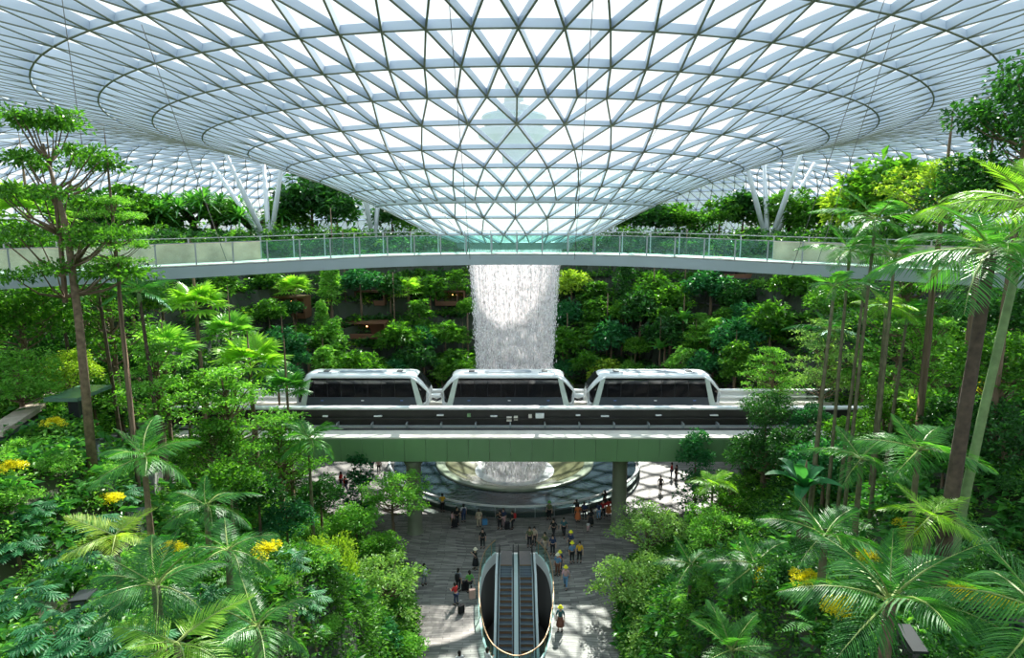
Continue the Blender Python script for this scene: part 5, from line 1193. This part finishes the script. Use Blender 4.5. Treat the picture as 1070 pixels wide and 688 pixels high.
def pose_meshes(pn):
    if pn in PM: return PM[pn]
    p = POSES[pn]; ln = p['lean']
    P = []; E = []; R = []
    def add(v, r, par=None):
        P.append(v); R.append(r)
        if par is not None: E.append((par, len(P)-1))
        return len(P)-1
    pel = add((0, -.02 if ln else 0, .93), (.155, .115)); wa = add((0, ln*.4, 1.07), (.135, .10), pel); ch = add((0, ln*.8, 1.27), (.165, .115), wa); nb = add((0, ln*1.1, 1.43), .065, ch)
    nk = add((0, ln*1.2+.01, 1.50), .052, nb); jaw = add((0, ln*1.3+.03, 1.57), (.065, .075), nk); hd = add((0, ln*1.3+.02, 1.65), (.078, .092), jaw); tp = add((0, ln*1.3+.01, 1.72), (.055, .065), hd)
    nose = add((0, ln*1.3+.125, 1.615), .011, jaw)
    arms = []; legs = []
    for s, e, w in ((-1, 'el', 'wl'), (1, 'er', 'wr')):
        sh = add((s*.19, ln*1.0, 1.39), .062, nb); el = add(p[e], .042, sh); wr = add(p[w], .028, el)
        d = (Vector(p[w]) - Vector(p[e])).normalized(); side = d.cross(Vector((0, 0, 1)) if abs(d.z) < .8 else Vector((0, 1, 0))).normalized()
        pc = Vector(p[w]) + d*.055; pm_ = add(tuple(pc), .030, wr); arms.append((s, sh, el, wr))
        for k in range(4):
            o = side*((k-1.5)*.019); l1 = (.04, .046, .043, .034)[k]; b = pc + d*.035 + o
            i1 = add(tuple(b), .0095, pm_); i2 = add(tuple(b + d*l1), .0085, i1); add(tuple(b + d*l1*1.5 + Vector((0, .012, -.012))), .007, i2)
        i1 = add(tuple(pc + side*.04*s*-1 - d*.01), .011, pm_); add(tuple(pc + side*.062*s*-1 + d*.025), .009, i1)
    for s, h, k, f in ((-1, 'hl', 'kl', 'fl'), (1, 'hr', 'kr', 'fr')):
        a = add((*p[h], .88), .09, pel); b = add((*p[k], .50), .060, a); c = add((*p[f], .09), .038, b); c2 = add((p[f][0], p[f][1]+.02, .05), .042, c); add((p[f][0]+s*.01, p[f][1]+.14, .035), (.040, .028), c2); legs.append((a, b, c))
    out = {'body': skinned('body', P, E, R, SK)}
    # shirt
    ids = [pel, wa, ch, nb]; pts = [P[i] for i in ids]; pts[0] = (pts[0][0], pts[0][1], .96); rr_ = [(.17, .128), (.152, .116), (.182, .132), .082]; ed = [(0, 1), (1, 2), (2, 3)]
    for (s, sh, el, wr) in arms:
        n = len(pts); pts += [P[sh], tuple(Vector(P[sh]).lerp(Vector(P[el]), .95))]; rr_ += [.078, .060]; ed += [(3, n), (n, n+1)]
    out['shirt'] = skinned('shirt', pts, ed, rr_, M_white)
    pts = [P[pel]]; rr_ = [(.172, .130)]; ed = []
    for (a, b, c) in legs:
        n = len(pts); pts += [P[a], P[b], tuple(Vector(P[b]).lerp(Vector(P[c]), .85))]; rr_ += [.105, .078, .062]; ed += [(0, n), (n, n+1), (n+1, n+2)]
    out['trousers'] = skinned('trousers', pts, ed, rr_, M_dark)
    m = MB(); m.lathe([(.155, 1.02), (.19, .9), (.24, .66), (.28, .36), (.27, .35), (.16, .95)], 20); out['skirt'] = m.mesh('skirt', M_dark, True)
    hx = ln*1.3 + .005
    m = MB(); m.lathe([(.097, 1.60), (.108, 1.66), (.098, 1.73), (.06, 1.785), (0, 1.80)], 16, (0, hx-.015, 0)); m.box(-.075, .075, hx-.115, hx-.05, 1.50, 1.66); out['hair'] = m.mesh('hair', M_black, True)
    m = MB(); m.lathe([(.19, 1.665), (.185, 1.68), (.118, 1.69), (.112, 1.78), (.07, 1.835), (0, 1.845)], 20, (0, hx, 0)); out['hat'] = m.mesh('hat', M_white, True)
    m = MB()
    for (a, b, c) in legs:
        f = P[c]; m.box(f[0]-.05, f[0]+.05, f[1]-.06, f[1]+.19, 0.0, .05); m.box(f[0]-.045, f[0]+.045, f[1]-.06, f[1]+.07, .05, .10)
    out['shoes'] = m.mesh('shoes', M_black)
    m = MB(); m.prism([(-.14, 1.02), (.14, 1.02), (.15, 1.38), (.09, 1.44), (-.09, 1.44), (-.15, 1.38)], ln-.32, ln-.13); out['backpack'] = m.mesh('backpack', M_grey)
    PM[pn] = out; return out
CL = {}
def cloth(c):
    k = tuple(round(x, 2) for x in c)
    if k not in CL: CL[k] = mat('cloth_%d' % len(CL), c, 0.85)
    return CL[k]
COL = dict(yellow=(.85,.50,.03), black=(.015,.015,.018), white=(.75,.75,.75), beige=(.55,.45,.33), navy=(.03,.05,.12), green=(.12,.40,.08), red=(.55,.03,.03), grey=(.25,.27,.30), pink=(.75,.45,.48), blue=(.15,.30,.50), orange=(.65,.18,.06), brown=(.20,.08,.05), teal=(.04,.14,.16), lime=(.85,.80,.03), olive=(.14,.16,.07), straw=(.80,.72,.55), peach=(.70,.45,.38), sky=(.08,.28,.55))
def person(px, py, label, face, pose='stand', top='black', bottom='black', skirt=False, hat=None, pack=None, hair=(.02,.015,.012), h=1.0, skin=None):
    q = floor_at(px, py); ms = pose_meshes(pose); t = thing('person', label, 'person', q, face)
    t.scale = (h, h, h)
    def part(k, c, nm=None):
        o = link(nm or k, ms[k], t); o.material_slots[0].link = 'OBJECT'; o.material_slots[0].material = c if not isinstance(c, str) else cloth(COL[c]); return o
    part('body', skin or SK); part('shirt', top)
    part('skirt' if skirt else 'trousers', bottom); part('shoes', 'black')
    part('hair', cloth(hair))
    if hat: part('hat', hat)
    if pack: part('backpack', pack)
    return t
def suitcase(px, py, c, label, h=.68, rz=0.3):
    q = floor_at(px, py); t = thing('suitcase', label, 'suitcase', q, rz)
    w, d = .23, .14
    mb = MB(); mb.prism([(-w+.04, -d), (w-.04, -d), (w, -d+.04), (w, d-.04), (w-.04, d), (-w+.04, d), (-w, d-.04), (-w, -d+.04)], .06, h, 'z'); mb.build('shell', cloth(COL[c]), t)
    mb = MB(); mb.tube([(-.1, d-.03, h), (-.1, d-.03, h+.28), (.1, d-.03, h+.28), (.1, d-.03, h)], .012, 6); mb.build('pull_handle', M_grey, t)
    for sx_ in (-1, 1):
        for sy_ in (-1, 1):
            mb = MB(); mb.tube([(sx_*(w-.05)-.015, sy_*(d-.04), .033), (sx_*(w-.05)+.015, sy_*(d-.04), .033)], .033, 8); mb.build('wheel', M_black, t)
    for k in range(3):
        mb = MB(); mb.box(-.15+k*.13, -.12+k*.13, -d-.012, -d+.002, .12, h-.06); mb.build('ridge', cloth(COL[c]), t)
    return t
N_, S_, W_, E_ = 0.0, PI, PI/2, -PI/2
person(462.5, 535, 'person in a yellow top leaning on the pool rail at the far left', 0.2, 'rail', 'yellow', 'black')
person(477.5, 549, 'person in black with a dark suitcase left by the pool rail', -2.6, 'stand', 'black', 'black')
person(472.5, 551, 'person in a pink top crouched over a black suitcase by the pool rail', -1.2, 'pull', 'pink', 'black', h=.86)
person(484.5, 546, 'person in a white top and dark shorts beside the pink-topped one', .3, 'stand', 'white', 'navy', pack='navy')
person(500.5, 551, 'person in beige trousers with long dark hair beside a blue suitcase', .2, 'stand', 'beige', 'beige')
person(522.5, 553, 'person in black and pink holding a phone, left of a black suitcase', 2.6, 'photo', 'black', 'black')
person(526, 550.5, 'person in a dark purple top standing close behind the phone user', 2.9, 'stand', 'navy', 'pink')
person(535.5, 553, 'person in black with a red backpack near the pool', 1.9, 'pull', 'black', 'black', pack='red')
person(504.5, 573, 'person in a black t-shirt standing at the top left corner of the escalator guard', 3.0, 'stand', 'black', 'black')
person(497, 595, 'person in a white brimmed hat and black dress left of the escalator guard', 2.2, 'photo', 'black', 'black', skirt=True, hat='straw')
person(443.5, 612, 'person in navy with a bag half hidden by the rounded plaza tree', 0.5, 'stand', 'navy', 'grey', pack='white')
person(479, 617.5, 'person in grey wearing a dark backpack left of the escalators', -.3, 'pull', 'grey', 'black', pack='black')
person(490.8, 620, 'person in a bright green shirt behind a peach suitcase', .4, 'pull', 'green', 'black')
person(476.5, 632, 'person in a red top pushing a small dark suitcase', .8, 'rail', 'red', 'navy', h=.93)
person(480.5, 709, 'person at the bottom edge left of the escalators, only head and shoulders showing', .3, 'walk', 'white', 'black')
person(508, 706, 'person in a white top by the left bottom of the escalator guard', -.8, 'rail', 'white', 'grey')
person(582.6, 601, 'person in a straw hat and blue top right of the escalator guard', 2.6, 'stand', 'blue', 'brown', hat='straw', pack='orange')
person(584.8, 597, 'person in a yellow hat standing with the straw-hatted one', -2.8, 'stand', 'navy', 'black', hat='lime', h=.95)
person(591, 614.5, 'person in a yellow hat, pink top and jeans right of the escalators', 2.9, 'walk', 'pink', 'blue', hat='lime')
person(585.3, 659, 'person in a yellow hat, teal top and long brown skirt right of the escalators', 3.0, 'stand', 'teal', 'brown', skirt=True, hat='lime')
person(574, 543, 'person in a green hat holding the pool rail right of the middle', 2.8, 'stand', 'olive', 'black', hat='green')
person(553.4, 571.5, 'person with long hair at the escalator top, left one of a pair', 3.0, 'stand', 'olive', 'black')
person(558.3, 570, 'person in a beige top at the escalator top, right one of a pair', 2.8, 'stand', 'beige', 'black', h=.95)
person(569.5, 577, 'person in an olive jacket at the right corner of the escalator guard', 2.4, 'walk', 'olive', 'beige')
person(577.5, 580, 'person in a dark puffy jacket beside the olive jacket', 2.9, 'stand', 'navy', 'black', pack='navy')
person(578.4, 562, 'person in black walking between the escalators and the pool', 2.6, 'walk', 'black', 'black')
person(589, 561, 'person in dark teal walking right of the person in black', 2.9, 'walk', 'teal', 'black')
person(596.3, 576, 'person in a yellow hat and dark clothes behind the blue shirt', 2.5, 'stand', 'navy', 'black', hat='lime')
person(597.6, 588, 'person in a yellow hat and blue shirt beside the yellow jacket', -2.8, 'stand', 'blue', 'black', hat='lime')
person(605.4, 587.5, 'person in a yellow jacket and black trousers right of the escalators', 2.9, 'stand', 'yellow', 'black')
person(603.7, 546, 'person in an orange-red dress by the pool rail', 0.2, 'stand', 'orange', 'orange', skirt=True)
person(602.3, 541, 'person in black raising a camera at the pool rail', 0.1, 'photo', 'black', 'black')
person(610.3, 543.5, 'person in navy right of the orange-red dress', -.4, 'stand', 'navy', 'black')
person(617.3, 551, 'person in a long black dress with a small child', .3, 'stand', 'black', 'black', skirt=True)
person(614.3, 556, 'small child in pale clothes holding on to the black dress', .2, 'stand', 'white', 'pink', h=.55)
person(625.5, 543.5, 'person in jeans and a dark top, left one of the group by the column', 0.1, 'stand', 'navy', 'blue')
person(630, 541.5, 'person in a dark red top in the middle of the group by the column', 2.8, 'stand', 'red', 'black')
person(635.8, 539.5, 'person in a red and orange outfit beside the column trees', .4, 'stand', 'red', 'orange', skirt=True)
person(631.8, 531, 'person in black photographing the waterfall at the rail, behind the group', .1, 'photo', 'black', 'black')
person(690, 514.5, 'person in dark clothes alone on the bright plaza at the right', 2.8, 'walk', 'black', 'black')
person(701.5, 500, 'person in a red top at the far right of the bright plaza', 1.2, 'stand', 'red', 'navy')
person(706.5, 502.5, 'person in black beside the red top on the bright plaza', 1.8, 'stand', 'black', 'black')
person(356.5, 510, 'person in a red top seen between trees at the left under the viaduct', 1.2, 'stand', 'red', 'black')
person(361, 515, 'person in red with a dark bag, right of another in red under the viaduct', 1.0, 'walk', 'red', 'navy', pack='black')
person(389, 492, 'person in white under the viaduct left of the pool', 0.8, 'stand', 'white', 'navy')
person(396, 495, 'person in pink under the viaduct close to the pool rail', 0.4, 'stand', 'pink', 'black')
suitcase(475.5, 551.5, 'black', 'large black suitcase by the pool rail beside the pink top')
suitcase(506.5, 549, 'sky', 'blue suitcase beside the person in beige', .55)
suitcase(530, 553.5, 'black', 'black suitcase between the phone user and the red backpack')
suitcase(485.5, 617, 'black', 'black suitcase beside the person with the dark backpack', .72)
suitcase(493.5, 626, 'peach', 'peach coloured suitcase in front of the green shirt', .75)
suitcase(482, 641, 'black', 'dark suitcase pushed by the person in red', .62, .7)
